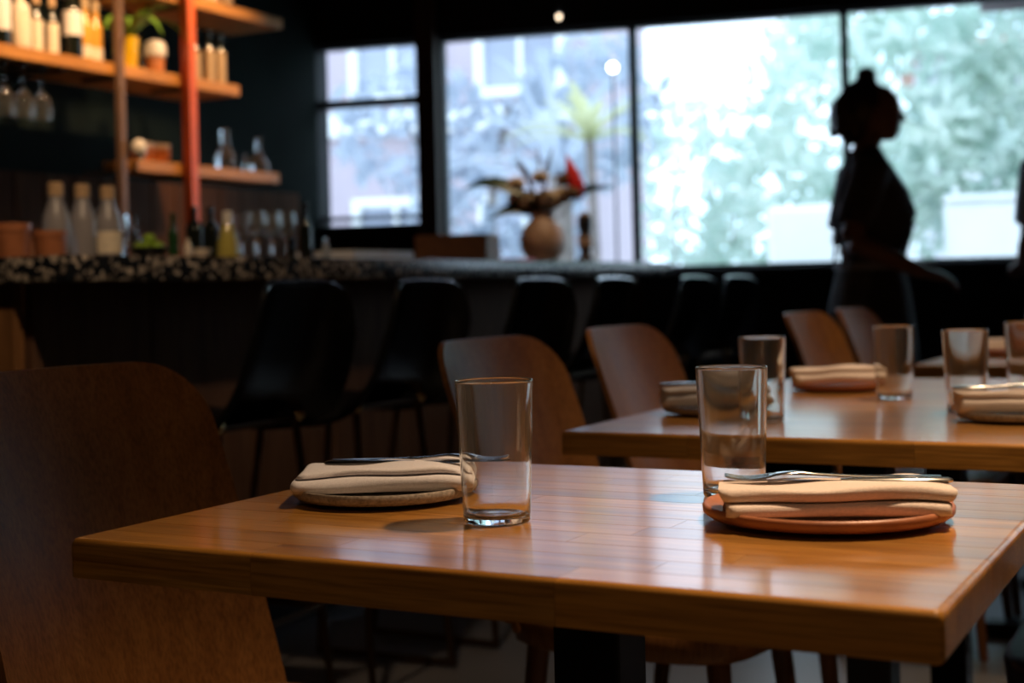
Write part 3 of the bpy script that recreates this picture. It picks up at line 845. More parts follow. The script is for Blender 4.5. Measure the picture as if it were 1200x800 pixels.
def make_plate(R, mat, label, group):
    t = empty('plate', (0, 0, 0), 0, label, 'plate', group)
    prof = [(0, 0.0), (R * 0.62, 0.0), (R * 0.70, 0.002), (R * 0.955, 0.0050), (R * 0.995, 0.0085), (R, 0.0135), (R * 0.985, 0.0160), (R * 0.965, 0.0160), (R * 0.93, 0.0135), (R * 0.78, 0.0100), (0, 0.0088)]
    b = MB(); b.lathe(prof, 64); b.build('dish', mat, t, True, angle=60)
    return t
def make_napkin(L, D, mat, label, seed, layers=3, th=0.0105, fold_back=False):
    t = empty('napkin', (0, 0, 0), 0, label, 'napkin', 'folded cloth napkins')
    r = random.Random(seed)
    # folded strip: centreline in (y,z), thickness th
    cl = []
    rad = th * 0.5
    z = th / 2; s = 1
    y0, y1 = -D / 2 + rad, D / 2 - rad
    for k in range(layers):
        ya, yb = (y1, y0) if (k % 2 == 0) != fold_back else (y0, y1)
        sh = r.uniform(-0.004, 0.004)
        for f in (0, 0.03, 0.09, 0.2, 0.35, 0.5, 0.65, 0.8, 0.91, 0.97, 1.0):
            cl.append((ya + (yb - ya) * f + (sh if f > 0.5 else 0), z))
        if k < layers - 1:
            dirn = -1 if (k % 2 == 0) != fold_back else 1
            for a in (30, 60, 90, 120, 150):
                aa = math.radians(a)
                cl.append((yb + dirn * math.sin(aa) * rad * 1.0, z + rad - math.cos(aa) * rad))
            z += th
    # drooping last end
    out_top = []; out_bot = []
    for i, (y, zz) in enumerate(cl):
        a = cl[max(i - 1, 0)]; b_ = cl[min(i + 1, len(cl) - 1)]
        d = Vector((b_[0] - a[0], b_[1] - a[1])).normalized(); nrm = Vector((-d.y, d.x))
        h = th * 0.455
        kk = min(i, len(cl) - 1 - i)
        if kk < 2: h *= (0.45, 0.86)[kk]
        out_top.append((y + nrm.x * h, zz + nrm.y * h)); out_bot.append((y - nrm.x * h, zz - nrm.y * h))
    sec = out_top + list(reversed(out_bot))
    nx = 44; rings = []
    ph = [r.uniform(0, 6) for _ in range(6)]
    for i in range(nx + 1):
        f = i / nx; x = -L / 2 + L * f
        endf = min(f, 1 - f) / 0.04
        sq = 1 if endf >= 1 else 0.86 + 0.14 * math.sqrt(max(0, 1 - (1 - endf) ** 2))
        ring = []
        for (y, zz) in sec:
            k = zz / (layers * th)
            xx = x + 0.006 * k * (0.5 - f) * 2 * math.sin(ph[0] + 9 * y) + 0.004 * math.sin(ph[1] + zz * 160) * (1 if f < 0.5 else -1) * (abs(f - 0.5) * 2) ** 4
            yy = y * (1 + 0.05 * math.sin(ph[2] + f * 5) * k) + 0.0022 * math.sin(ph[3] + f * 7 + zz * 90)
            z2 = zz * (0.97 + 0.07 * math.sin(ph[4] + f * 4.2)) * (0.96 + 0.04 * sq) + 0.0012 * k * math.sin(ph[5] + f * 11 + y * 60)
            # right end is tucked in and lower
            if f > 0.82:
                z2 *= 1 - 0.16 * ((f - 0.82) / 0.18) ** 2
            z2 = max(z2, 0.0004)
            ring.append((xx, yy * sq, z2))
        rings.append(ring)
    b = MB(); b.loft(rings); b.build('folded_cloth', mat, t, True, angle=70)
    return t
def make_fork(label):
    t = empty('fork', (0, 0, 0), 0, label, 'fork', 'steel forks laid on the napkins')
    pts = [(-0.092, 0, 0.003), (-0.06, 0, 0.0035), (-0.02, 0, 0.0038), (0.015, 0, 0.0055), (0.035, 0, 0.0075), (0.052, 0, 0.0065), (0.062, 0, 0.0045)]
    wid = [0.0065, 0.0070, 0.0045, 0.0032, 0.0042, 0.0105, 0.0118]
    P = catmull(pts, 5); Wd = [w.x for w in catmull([(w, 0, 0) for w in wid], 5)]
    rings = []
    for p, w in zip(P, Wd):
        rings.append([p + Vector((0, w * math.cos(a), 0.0013 * math.sin(a))) for a in np.linspace(0, 2 * PI, 12, endpoint=False)])
    b = MB(); b.loft(rings); b.build('handle', 'steel', t, True, angle=60)
    tn = MB()
    for k in range(4):
        y = (-1.5 + k) * 0.0066
        tn.tube(catmull([(0.060, y, 0.0048), (0.075, y, 0.0026), (0.09, y * 0.97, 0.0028), (0.103, y * 0.93, 0.0052)], 4), [0.0018] * 12 + [0.0009], 6, None, 0.6)
    tn.build('tines', 'steel', t, True)
    return t
def make_knife(label):
    t = empty('knife', (0, 0, 0), 0, label, 'knife', 'steel knives laid on the napkins')
    b = MB(); b.tube([(-0.098, 0, 0.003), (-0.094, 0, 0.003), (-0.05, 0, 0.003), (-0.005, 0, 0.003), (0.0, 0, 0.003)], [0.003, 0.0062, 0.0070, 0.0052, 0.0045], 10, None, 0.42); b.build('handle', 'steel', t, True)
    V = []
    for x, y0, y1 in ((0.0, -0.0045, 0.0045), (0.03, -0.0095, 0.005), (0.075, -0.0100, 0.005), (0.095, -0.0065, 0.0045), (0.105, 0.0015, 0.0035)):
        V.append([(x, y0, 0.0028), (x, (y0 + y1) / 2, 0.0034), (x, y1, 0.0040), (x, (y0 + y1) / 2, 0.0022)])
    b = MB(); b.loft(V); b.build('blade', 'steel', t, True)
    return t
PZ = TOPZ + 0.0004
def setting(e, g, plate, nap, rzw, pl_l, nap_l, fork_l, knife_l, cut_off=(0.0, 0.0), napz=0.0146, naph=0.0325, cut_rz=0.0, nap_off=(0, 0), flip=False):
    c = eg(e, g)
    plate.location = (c.x, c.y, PZ); plate['label'] = pl_l
    d = Vector((math.cos(rzw), math.sin(rzw), 0)); nn = Vector((-d.y, d.x, 0))
    q = c + d * nap_off[0] + nn * nap_off[1]
    nap.location = (q.x, q.y, PZ + napz); nap.rotation_euler.z = rzw; nap['label'] = nap_l
    for o, y, l in ((FK, 0.012, fork_l), (KN, -0.010, knife_l)):
        if not l: continue
        k = copy_tree(o) if o['used'] else o
        o['used'] = 1
        if 'used' in k: pass
        pos = q + d * cut_off[0] + nn * (cut_off[1] + y)
        k.location = (pos.x, pos.y, PZ + napz + naph)
        k.rotation_euler.z = rzw + cut_rz + (PI if flip else 0)
        k['label'] = l
FK = make_fork('x'); KN = make_knife('x'); FK['used'] = 0; KN['used'] = 0
PLg = make_plate(0.096, 'grey_stoneware', '', 'plates on the tables')
PLt = make_plate(0.114, 'terracotta', '', 'plates on the tables')
N1 = make_napkin(0.182, 0.100, 'napkin_cloth_pale', '', 1, 3, 0.0080)
N2 = make_napkin(0.200, 0.088, 'napkin_cloth', '', 2, 2, 0.0138, True)
setting(-0.829, 1.255, PLg, N1, 0.0, 'grey speckled stoneware plate under the left napkin of the nearest table', 'pale folded napkin on the grey speckled plate of the nearest table',
        'steel fork lying on the pale napkin of the nearest table', 'steel knife lying on the pale napkin of the nearest table', (0.032, 0.020), 0.0130, 0.0205, -0.10)
setting(-0.360, 1.282, PLt, N2, -0.10, 'terracotta plate at the right of the nearest table', 'tan folded napkin on the terracotta plate of the nearest table',
        'steel fork lying on the tan napkin of the nearest table', 'steel knife lying on the tan napkin of the nearest table', (0.008, 0.022), 0.0120, 0.0238, -0.06, (0.002, -0.036), True)
def far_setting(e, g, pmat, R, nmat, seed, rz, a, b_, c, d):
    setting(e, g, make_plate(R, pmat, '', 'plates on the tables'), make_napkin(0.18, 0.08, nmat, '', seed, 3, 0.011), rz, a, b_, c, d, (0, 0.01), 0.0140, 0.0335, 0.05)
far_setting(-0.820, 2.265, 'grey_stoneware', 0.092, 'napkin_cloth_pale', 3, -0.05, 'grey plate on the second table, hidden under a napkin left of the glass', 'pale napkin at the left edge of the second table', 'fork on the napkin at the left edge of the second table', 'knife on the napkin at the left edge of the second table')
far_setting(-0.760, 2.800, 'terracotta', 0.090, 'napkin_cloth', 4, -0.05, 'terracotta plate on the joined table in front of the plywood chairs', 'tan napkin on the joined table in front of two plywood chairs', None, None)
far_setting(-0.335, 2.262, 'grey_stoneware', 0.092, 'napkin_cloth', 5, -0.12, 'plate near the right edge under the napkin of the second table', 'tan napkin near the right edge on the second table', 'fork on the napkin near the right edge of the second table', 'knife sticking out left of the napkin near the right edge')
far_setting(-0.640, 4.10, 'terracotta', 0.090, 'napkin_cloth', 6, -0.05, 'plate on the farther table in front of the standing person', 'folded napkin on the farther table in front of the standing person', None, None)
for o in (FK, KN): del o['used']
for o in bpy.data.objects:
    if 'used' in o: del o['used']

# ================================================================== BACK BAR SHELVES
SE = -3.80
sh = empty('shelving_unit', eg(0, 0), ROT, 'wooden bar shelves on brown and red posts along the green wall', 'shelf')
def board(g0, g1, z, name='shelf_board', dp=0.30):
    MB().box((SE - dp / 2, (g0 + g1) / 2, z), (dp, g1 - g0, 0.045), None, 0.003).build(name, 'shelf_wood', sh)
board(2.6, 4.72, 1.833); board(4.09, 4.98, 1.478, dp=0.17); board(4.18, 5.03, 2.165); board(2.6, 4.05, 2.165)
MB().box((SE + 0.0155, 3.995, 1.375), (0.028, 0.028, 2.75), None, 0.003).build('post', 'brown_paint', sh)
MB().box((SE + 0.023, 4.375, 1.375), (0.043, 0.043, 2.75), None, 0.003).build('post', 'red_paint', sh)
for g_ in (3.995, 4.375):
    for z in (1.478, 1.833, 2.165):
        MB().box((SE - 0.085, g_, z - 0.03), (0.17, 0.03, 0.012)).build('bracket', 'black_metal', sh)
# lower back counter
bc = empty('back_counter', eg(0, 0), ROT, 'dark counter with doors under the bar shelves', 'counter')
MB().box((SE - 0.22, 4.3, 0.44), (0.60, 2.9, 0.88), None, 0.004).build('body', 'bar_panel_wood', bc)
MB().box((SE - 0.21, 4.3, 0.90), (0.64, 2.94, 0.04), None, 0.004).build('top', 'black_metal', bc)
for k in range(5):
    d = MB().box((SE + 0.09, 3.15 + 0.56 * k, 0.45), (0.02, 0.54, 0.76), None, 0.003).build('door', 'bar_panel_wood', bc)
    MB().tube([(SE + 0.115, 3.33 + 0.56 * k, 0.6), (SE + 0.115, 3.33 + 0.56 * k, 0.75)], 0.006, 6).build('handle', 'brass', d, True)
fg = empty('refrigerator', eg(SE - 0.22, 2.42), ROT, 'grey steel fridge at the left end behind the bar', 'fridge')
MB().box((0, 0, 0.755), (0.6, 0.74, 1.51), None, 0.006).build('body', 'brushed_steel', fg)
d = MB().box((0.315, 0, 0.78), (0.03, 0.70, 1.40), None, 0.004).build('door', 'brushed_steel', fg)
MB().tube([(0.35, -0.28, 0.7), (0.35, -0.28, 1.2)], 0.01, 8).build('handle', 'steel', d, True)

# bottles ---------------------------------------------------------------
BOTTLE = {
 'wine': [(0, 0), (0.036, 0), (0.0375, 0.004), (0.0375, 0.175), (0.034, 0.197), (0.018, 0.222), (0.0145, 0.24), (0.0142, 0.285), (0.0158, 0.287), (0.0158, 0.298), (0.013, 0.300), (0, 0.300)],
 'spirit': [(0, 0), (0.040, 0), (0.042, 0.005), (0.042, 0.16), (0.036, 0.182), (0.017, 0.200), (0.0145, 0.215), (0.0145, 0.245), (0.017, 0.247), (0.017, 0.27), (0.015, 0.272), (0, 0.272)],
 'swing': [(0, 0), (0.033, 0), (0.0345, 0.004), (0.0345, 0.09), (0.031, 0.112), (0.019, 0.145), (0.0155, 0.165), (0.0155, 0.180), (0.018, 0.182), (0.018, 0.188), (0, 0.188)],
 'cone': [(0, 0), (0.032, 0), (0.034, 0.004), (0.030, 0.05), (0.016, 0.10), (0.011, 0.115), (0.011, 0.13), (0.013, 0.132), (0.013, 0.138), (0, 0.138)],
 'slim': [(0, 0), (0.019, 0), (0.020, 0.003), (0.020, 0.10), (0.0165, 0.118), (0.0095, 0.135), (0.009, 0.17), (0.0105, 0.172), (0.0105, 0.186), (0, 0.186)],
 'flask': [(0, 0), (0.045, 0), (0.050, 0.01), (0.046, 0.04), (0.020, 0.085), (0.013, 0.11), (0.013, 0.145), (0.020, 0.16), (0.019, 0.161), (0, 0.161)],
 'carafe': [(0, 0), (0.042, 0), (0.046, 0.008), (0.044, 0.06), (0.022, 0.11), (0.018, 0.14), (0.024, 0.18), (0.023, 0.181), (0, 0.181)],
}
def bottle(kind, e, g, z, mat, label, sc=1.0, lab=None, lz=(0.03, 0.12), cap=None, cat='bottle', group='bottles behind and on the bar', liquid=None):
    prof = [(r * sc, h * sc) for r, h in BOTTLE[kind]]
    t = empty('bottle', eg(e, g, z), random.uniform(-0.4, 0.4), label, cat, group)
    b = MB(); b.lathe(prof, 24); b.build('body', mat, t, True, angle=50)
    H = prof[-1][1]
    if lab:
        rb = max(r for r, h in prof if h < lz[1] * sc + 0.01) + 0.0006
        l = MB(); l.lathe([(rb - 0.002, lz[0] * sc), (rb, lz[0] * sc), (rb, lz[1] * sc), (rb - 0.002, lz[1] * sc)], 28); l.build('label', lab, t, True, angle=30)
    if cap:
        rt = prof[-2][0]
        l = MB(); l.lathe([(rt + 0.001, H - 0.03 * sc), (rt + 0.0012, H - 0.0), (rt * 0.8, H + 0.004), (0, H + 0.004)], 16); l.build('stopper', cap, t, True, angle=40)
    if liquid:
        fill, fm = liquid
        pr = [(max(r - 0.003, 0), h) for r, h in prof if h < fill * H]
        l = MB(); l.lathe([(0, 0.004)] + [(r, max(h, 0.004)) for r, h in pr[1:]] + [(0, pr[-1][1])], 20); l.build('liquid', fm, t, True)
    return t
UZ = 1.833 + 0.0232
bottle('wine', SE - 0.06, 3.495, UZ, 'dark_bottle', 'white-labelled dark bottle first on the upper shelf at the left edge', 0.98, 'label_white', (0.055, 0.17))
bottle('spirit', SE - 0.06, 3.588, UZ, 'cream_ceramic', 'cream bottle second on the upper shelf from the left edge', 0.86, 'label_cream', (0.02, 0.15), 'cork')
bottle('slim', SE - 0.06, 3.662, UZ, 'dark_bottle', 'slim bottle with tall cream label, third on the upper shelf', 1.12, 'label_cream', (0.004, 0.104), 'cork')
bottle('slim', SE - 0.06, 3.736, UZ, 'dark_bottle', 'slim bottle with tall cream label, fourth on the upper shelf', 1.12, 'label_cream', (0.004, 0.104), 'cork')
bottle('wine', SE - 0.05, 3.826, UZ, 'dark_bottle', 'tall black bottle with a white label above its dark base', 0.96, 'label_white', (0.085, 0.178), 'label_white')
bottle('slim', SE - 0.06, 3.900, UZ, 'amber_liquid', 'golden amber bottle on the upper shelf, left of two', 1.25, 'label_cream', (0.01, 0.045), 'label_tan')
bottle('slim', SE - 0.07, 3.962, UZ, 'amber_liquid', 'golden amber bottle on the upper shelf, right of two', 1.25, 'label_cream', (0.01, 0.045), 'label_tan')
bottle('slim', SE - 0.13, 4.03, UZ, 'yellow_glaze', 'slim yellow bottle half behind the brown post', 1.05, None, cap='cork')
bottle('swing', SE - 0.05, 4.175, UZ, 'bottle_glass', 'tiny clear bottle beside the yellow plant pot on the upper shelf', 0.42)
bottle('slim', SE - 0.06, 4.512, UZ, 'dark_bottle', 'brown bottle with a tan label just right of the red post', 1.15, 'label_tan', (0.004, 0.104), 'steel')
bottle('slim', SE - 0.06, 4.598, UZ, 'dark_bottle', 'tan-labelled bottle near the right end of the upper shelf, left of two', 1.2, 'label_tan', (0.004, 0.114))
bottle('slim', SE - 0.06, 4.668, UZ, 'dark_bottle', 'tan-labelled bottle last at the right end of the upper shelf', 1.2, 'label_tan', (0.004, 0.114))
bottle('spirit', SE - 0.07, 4.62, 2.19, 'amber_liquid', 'amber bottle on the top shelf cut off by the frame, left of two', 0.8, 'label_cream', (0.02, 0.1))
bottle('spirit', SE - 0.07, 4.72, 2.19, 'dark_bottle', 'dark bottle on the top shelf cut off by the frame, right of two', 0.8, 'label_tan', (0.02, 0.1))
# yellow pot with plant
pp = empty('potted_plant', eg(SE - 0.06, 4.118, UZ), 0, 'green leafy plant in a yellow pot on the upper shelf', 'plant')
MB().lathe([(0, 0), (0.032, 0), (0.036, 0.005), (0.046, 0.115), (0.048, 0.12), (0.043, 0.122), (0.038, 0.10), (0, 0.10)], 24).build('pot', 'yellow_glaze', pp, True, angle=40)
def blade(base, dirn, L, w, droop, n=7, lift=0.6, vert=0.0):
    d = Vector(dirn).normalized(); p0 = Vector(base)
    pts = bez([p0, p0 + d * L * 0.5 + Vector((0, 0, L * lift)), p0 + d * L + Vector((0, 0, L * (lift - droop)))], n)
    side = (d.cross(Vector((0, 0, 1))).normalized() * (1 - vert) + Vector((0, 0, 1)) * vert).normalized()
    V = []; F = []
    for i, q in enumerate(pts):
        t = i / n; ww = w * math.sin(PI * min(1, 0.12 + 0.88 * t) ** 0.8) + 0.0008
        V += [q - side * ww + Vector((0, 0, ww * 0.25)), q, q + side * ww + Vector((0, 0, ww * 0.25))]
    for i in range(n):
        F += [(3 * i, 3 * i + 1, 3 * i + 4, 3 * i + 3), (3 * i + 1, 3 * i + 2, 3 * i + 5, 3 * i + 4)]
    m = MB(); m.add(V, F); return m
for k in range(13):
    a = 2 * PI * k / 13 + 0.2
    blade((0, 0, 0.10), (math.cos(a), math.sin(a), 0.1), random.uniform(0.16, 0.27), 0.020, random.uniform(0.3, 0.9), lift=random.uniform(0.5, 0.9)).build('leaf', 'leaf_bright', pp, True)
# white jar with orange base
jr = empty('jar', eg(SE - 0.05, 4.262, UZ), 0, 'rounded white lidded jar with orange base on the upper shelf', 'jar')
MB().lathe([(0, 0), (0.030, 0), (0.034, 0.004), (0.036, 0.055), (0.034, 0.06), (0, 0.06)], 24).build('base', 'orange_ceramic', jr, True)
MB().lathe([(0.036, 0.06), (0.043, 0.065), (0.044, 0.10), (0.036, 0.122), (0.015, 0.130), (0, 0.131)], 24).build('lid', 'white_ceramic', jr, True)
# lower shelf
LZ = 1.478 + 0.0232
def bowl(e, g, z, R, h, mat, label, group):
    t = empty('bowl', eg(e, g, z), 0, label, 'bowl', group)
    MB().lathe([(0, 0), (R * 0.5, 0), (R * 0.55, 0.003), (R * 0.9, h * 0.6), (R, h), (R * 0.96, h), (R * 0.84, h * 0.6), (R * 0.5, 0.008), (0, 0.007)], 28).build('dish', mat, t, True, angle=50)
    return t
for k, (g_, nm) in enumerate(((4.21, 'left'), (4.305, 'right'))):
    for i in range(3):
        bowl(SE - 0.08, g_, LZ + i * 0.02, 0.046, 0.036, 'orange_ceramic' if i < 2 else 'cream_ceramic', '%s bowl of the %s stack on the lower shelf' % (('bottom orange', 'middle orange', 'top cream')[i], nm), 'stacked bowls on the lower shelf')
gb = empty('knob_lamp', eg(SE + 0.052, 4.05, 1.505), 0, 'small round white lamp fixed beside the brown post', 'lamp')
MB().ell((0, 0, 0.03), (0.03, 0.03, 0.036)).build('globe', 'white_ceramic', gb, True); MB().lathe([(0, -0.012), (0.016, -0.012), (0.016, 0.004), (0, 0.004)], 12).build('socket', 'brass', gb, True)
bottle('carafe', SE - 0.07, 4.70, LZ, 'bottle_glass', 'clear carafe in the middle of the lower shelf', 0.95, cat='carafe')
bottle('swing', SE - 0.05, 4.81, LZ, 'bottle_glass', 'tiny clear bottle beside the glass flask on the lower shelf', 0.4)
bottle('flask', SE - 0.07, 4.925, LZ, 'bottle_glass', 'clear flask at the right end of the lower shelf', 0.95, cat='flask')
# hanging stemware under the upper shelf at the left
WG = [(0.0, 0.0), (0.030, 0.0), (0.031, 0.002), (0.006, 0.006), (0.0035, 0.012), (0.0035, 0.075), (0.012, 0.085), (0.031, 0.11), (0.036, 0.14), (0.033, 0.185), (0.0322, 0.185), (0.0350, 0.14), (0.030, 0.111), (0.010, 0.088), (0.0, 0.086)]
def wineglass(loc, label, group, flip=False, sc=1.0):
    t = empty('wine_glass', loc, 0, label, 'glass', group)
    pr = [(r * sc, (-h if flip else h) * sc) for r, h in WG]
    MB().lathe(pr, 24).build('goblet', 'clear_glass', t, True, angle=60); return t
rk = empty('glass_rack', eg(0, 0), ROT, 'dark rack holding upside-down glasses under the upper shelf', 'rack')
for k in range(5):
    MB().box((SE - 0.15, 3.40 + 0.085 * k, 1.800), (0.26, 0.012, 0.012)).build('rail', 'black_metal', rk)
    MB().box((SE - 0.27, 3.40 + 0.085 * k, 1.808), (0.012, 0.012, 0.010)).build('hook', 'black_metal', rk)
for k in range(4):
    wineglass(eg(SE - 0.08, 3.4425 + 0.085 * k, 1.803), 'upside-down wine glass hanging under the upper shelf, %s from the left' % ('first', 'second', 'third', 'fourth')[k], 'hanging wine glasses', True)

# ================================================================== ON THE BAR
BT = BZ + 0.0004
def pot(e, g, R, h, label):
    t = empty('clay_pot', eg(e, g, BT), 0, label, 'pot', 'clay pots at the left end of the bar')
    MB().lathe([(0, 0), (R * 0.86, 0), (R * 0.88, 0.003), (R * 0.95, h * 0.75), (R, h * 0.76), (R, h), (R * 0.9, h), (R * 0.86, h * 0.75), (R * 0.75, 0.01), (0, 0.01)], 28).build('body', 'terracotta', t, True, angle=40)
pot(-2.60, 2.375, 0.045, 0.082, 'terracotta pot at the very left end of the bar'); pot(-2.58, 2.475, 0.042, 0.066, 'shorter terracotta pot beside the three clear bottles')
for g_, nm, lb in ((2.66, 'left', None), (2.752, 'middle', None), (2.845, 'right', 'label_cream')):
    bottle('swing', -2.75, g_, BT, 'milky_glass', '%s of the three clear corked bottles on the bar' % nm, 1.06, lb, (0.02, 0.075), 'cork')
# bowl of limes
lb = bowl(-2.66, 2.905, BT, 0.052, 0.035, 'black_metal', 'dark bowl of limes on the bar beside the clear bottles', 'bowls on the bar')
for k in range(7):
    a = k * PI / 3; rr = 0 if k == 6 else 0.027
    t = empty('lime', eg(-2.66 + rr * math.cos(a), 2.905 + rr * math.sin(a), BT + (0.036 if k < 6 else 0.058)), a, 'green lime heaped in the dark bowl on the bar', 'lime', 'limes in the bowl')
    MB().ell((0, 0, 0), (0.018, 0.015, 0.015), 12, 8).build('fruit', 'lime_green', t, True); MB().ell((0.018, 0, 0), (0.003, 0.002, 0.002), 6, 4).build('tip', 'dried_stem', t, True)
bottle('carafe', -2.80, 2.985, BT, 'bottle_glass', 'clear carafe behind the bowl of limes', 0.75, cat='carafe')
bottle('swing', -2.56, 2.945, BT, 'cream_ceramic', 'small cream bottle in front of the bowl of limes', 0.30)
bowl(-2.58, 3.02, BT, 0.030, 0.030, 'cream_ceramic', 'small cream bowl on the bar below the red post', 'bowls on the bar')
bottle('slim', -2.70, 3.045, BT, 'green_bottle', 'small green bottle on the bar below the red post', 0.72)
bottle('spirit', -2.70, 3.135, BT, 'dark_bottle', 'black bottle on the bar right of the red post, left of two', 0.58)
bottle('spirit', -2.70, 3.205, BT, 'dark_bottle', 'black bottle on the bar right of the red post, right of two', 0.58)
bottle('cone', -2.62, 3.185, BT, 'olive_liquid', 'cone-shaped cruet of yellow oil on the bar', 1.0, cap='white_ceramic')
k = 0
wg_l = ['front left', 'front middle', 'front right', 'back left', 'back middle', 'back right']
for e_, gs in ((-2.62, (3.31, 3.385, 3.46)), (-2.74, (3.40, 3.475, 3.55))):
    for g_ in gs:
        wineglass(eg(e_, g_, BT), '%s wine glass of the cluster on the bar' % wg_l[k], 'wine glasses on the bar', False, 0.80); k += 1
bottle('spirit', -2.66, 3.53, BT, 'dark_bottle', 'short dark bottle right of the wine glasses on the bar', 0.42)
bottle('slim', -2.64, 3.585, BT, 'dark_bottle', 'slim dark bottle rising in front of the narrow window', 1.0)
bottle('swing', -2.62, 3.665, BT, 'bottle_glass', 'tiny clear bottle beside the white trays on the bar', 0.40)
for k, (g_, nm) in enumerate(((3.80, 'left'), (3.99, 'right'))):
    t = empty('tray', eg(-2.68, g_, BT), ROT, '%s of two white trays stacked with paper on the bar' % nm, 'tray', 'white trays on the bar')
    m = MB(); m.box((0, 0, 0.004), (0.26, 0.17, 0.006), None, 0.002)
    for s in (-1, 1): m.box((s * 0.127, 0, 0.018), (0.006, 0.17, 0.034)); m.box((0, s * 0.082, 0.018), (0.248, 0.006, 0.034))
    m.build('body', 'paper_white', t)
    for q in range(3): MB().box((0, 0, 0.012 + 0.009 * q), (0.235, 0.15, 0.008)).build('paper_stack', 'paper_white', t)
# wooden box
wb = empty('wooden_box', eg(-2.68, 4.60, BT), PI / 2 - 0.16, 'brown wooden box on the bar between the trays and the vase', 'box')
for s in (-1, 1):
    MB().box((s * 0.13, 0, 0.052), (0.016, 0.27, 0.104), None, 0.002).build('side_board', 'box_wood', wb)
    MB().box((0, s * 0.127, 0.052), (0.244, 0.016, 0.104), None, 0.002).build('end_board', 'box_wood', wb)
MB().box((0, 0, 0.006), (0.244, 0.236, 0.012)).build('bottom', 'box_wood', wb)
MB().box((0, 0, 0.099), (0.243, 0.236, 0.010)).build('lid', 'box_wood', wb)
t = tag(MB().box((0, 0, 0.009), (0.12, 0.15, 0.018), None, 0.002).build('pink_booklet', 'pink_paper', loc=eg(-2.62, 4.93, BT), rz=ROT), 'bright pink booklet on the bar left of the vase', 'booklet')
# vase with flowers
vs = empty('flower_vase', eg(-2.66, 5.27, BT), ROT, 'round mottled clay vase of dried stems and leaves on the bar', 'vase')
MB().lathe([(0, 0), (0.050, 0), (0.055, 0.004), (0.088, 0.05), (0.098, 0.10), (0.082, 0.15), (0.050, 0.185), (0.046, 0.20), (0.054, 0.215), (0.049, 0.215), (0.040, 0.20), (0.044, 0.185), (0.07, 0.15), (0, 0.14)], 36).build('body', 'vase_ceramic', vs, True, angle=60)
r = random.Random(4)
IC = Vector((math.cos(YAW), math.sin(YAW), 0))      # image-right direction expressed in e,g
def vdir(a, b): return Vector((IC.x * a - IC.y * 0 + b * -IC.y, IC.y * a + b * IC.x, 0))
for k in range(9):
    a = r.uniform(-0.12, 0.10); b_ = r.uniform(-0.08, 0.08); h = r.uniform(0.40, 0.52)
    d = vdir(a - 0.03, b_)
    st = MB().tube(bez([(0, 0, 0.17), (d.x * 0.3, d.y * 0.3, 0.17 + h * 0.4), (d.x, d.y, h)], 6), [0.004, 0.004, 0.003, 0.004, 0.005, 0.004, 0.001], 6).build('dried_stem', 'dried_stem', vs, True)
for k in range(16):
    a = r.uniform(-0.12, 0.12); b_ = r.uniform(-0.08, 0.08); h = r.uniform(0.23, 0.36)
    d = vdir(a, b_)
    s_ = MB().tube([(0, 0, 0.16), (d.x, d.y, h)], 0.002, 5).build('stem', 'dried_stem', vs, True)
    f = MB(); 
    for q in range(6):
        an = q * PI / 3
        f.ell((d.x + 0.02 * math.cos(an), d.y + 0.02 * math.sin(an), h + 0.012 * (q % 2)), (0.020, 0.016, 0.018), 8, 5)
    f.ell((d.x, d.y, h + 0.016), (0.018, 0.018, 0.02), 8, 6)
    f.build('blossom', 'petal_cream' if k % 3 else 'dried_stem', s_, True)
for (a, b_, L, w, lift, dr) in ((-1, 0.15, 0.34, 0.034, 0.62, 0.28), (-1, -0.2, 0.23, 0.030, 0.28, 0.34), (1, 0.1, 0.31, 0.022, 0.42, 0.05), (0.6, 0.6, 0.22, 0.03, 0.7, 0.4), (-0.5, 0.8, 0.2, 0.03, 0.7, 0.4), (-0.9, 0.4, 0.2, 0.03, 0.40, 0.3)):
    blade((0, 0, 0.20), vdir(a, b_), L, w, dr, lift=lift, vert=0.65).build('leaf', 'leaf_dark', vs, True)
d = vdir(0.15, 0.0)
rf = MB().tube(bez([(0, 0, 0.17), (d.x * 0.8, d.y * 0.8, 0.20), (d.x * 1.05, d.y * 1.05, 0.30)], 6), 0.004, 6).build('stem', 'dried_stem', vs, True)
fl_ = MB()
prf = [(0.004, 0), (0.026, 0.02), (0.036, 0.06), (0.030, 0.11), (0.014, 0.16), (0.002, 0.20)]
fl_.lathe(prf, 14, Matrix.Translation((d.x * 1.08, d.y * 1.08, 0.265)) @ Matrix.Rotation(-0.28, 4, Vector((-IC.y, IC.x, 0))))
fl_.build('red_flower', 'petal_red', rf, True)
# tall dark candle stand
ct = empty('candle_holder', eg(-2.60, 5.56, BT), 0, 'tall dark banded candle holder right of the vase', 'candle holder')
MB().lathe([(0, 0), (0.040, 0), (0.042, 0.01), (0.024, 0.035), (0.022, 0.06), (0.030, 0.075), (0.030, 0.12), (0.022, 0.135), (0.030, 0.15), (0.030, 0.20), (0.024, 0.21), (0, 0.21)], 20).build('body', 'dark_post_wood', ct, True, angle=40)
for z in (0.076, 0.151): MB().lathe([(0.029, z), (0.0315, z), (0.0315, z + 0.042), (0.029, z + 0.042)], 20).build('band', 'vase_ceramic' if z < 0.1 else 'black_metal', ct, True)
MB().ell((0, 0, 0.215), (0.02, 0.02, 0.012)).build('cap', 'vase_ceramic', ct, True)

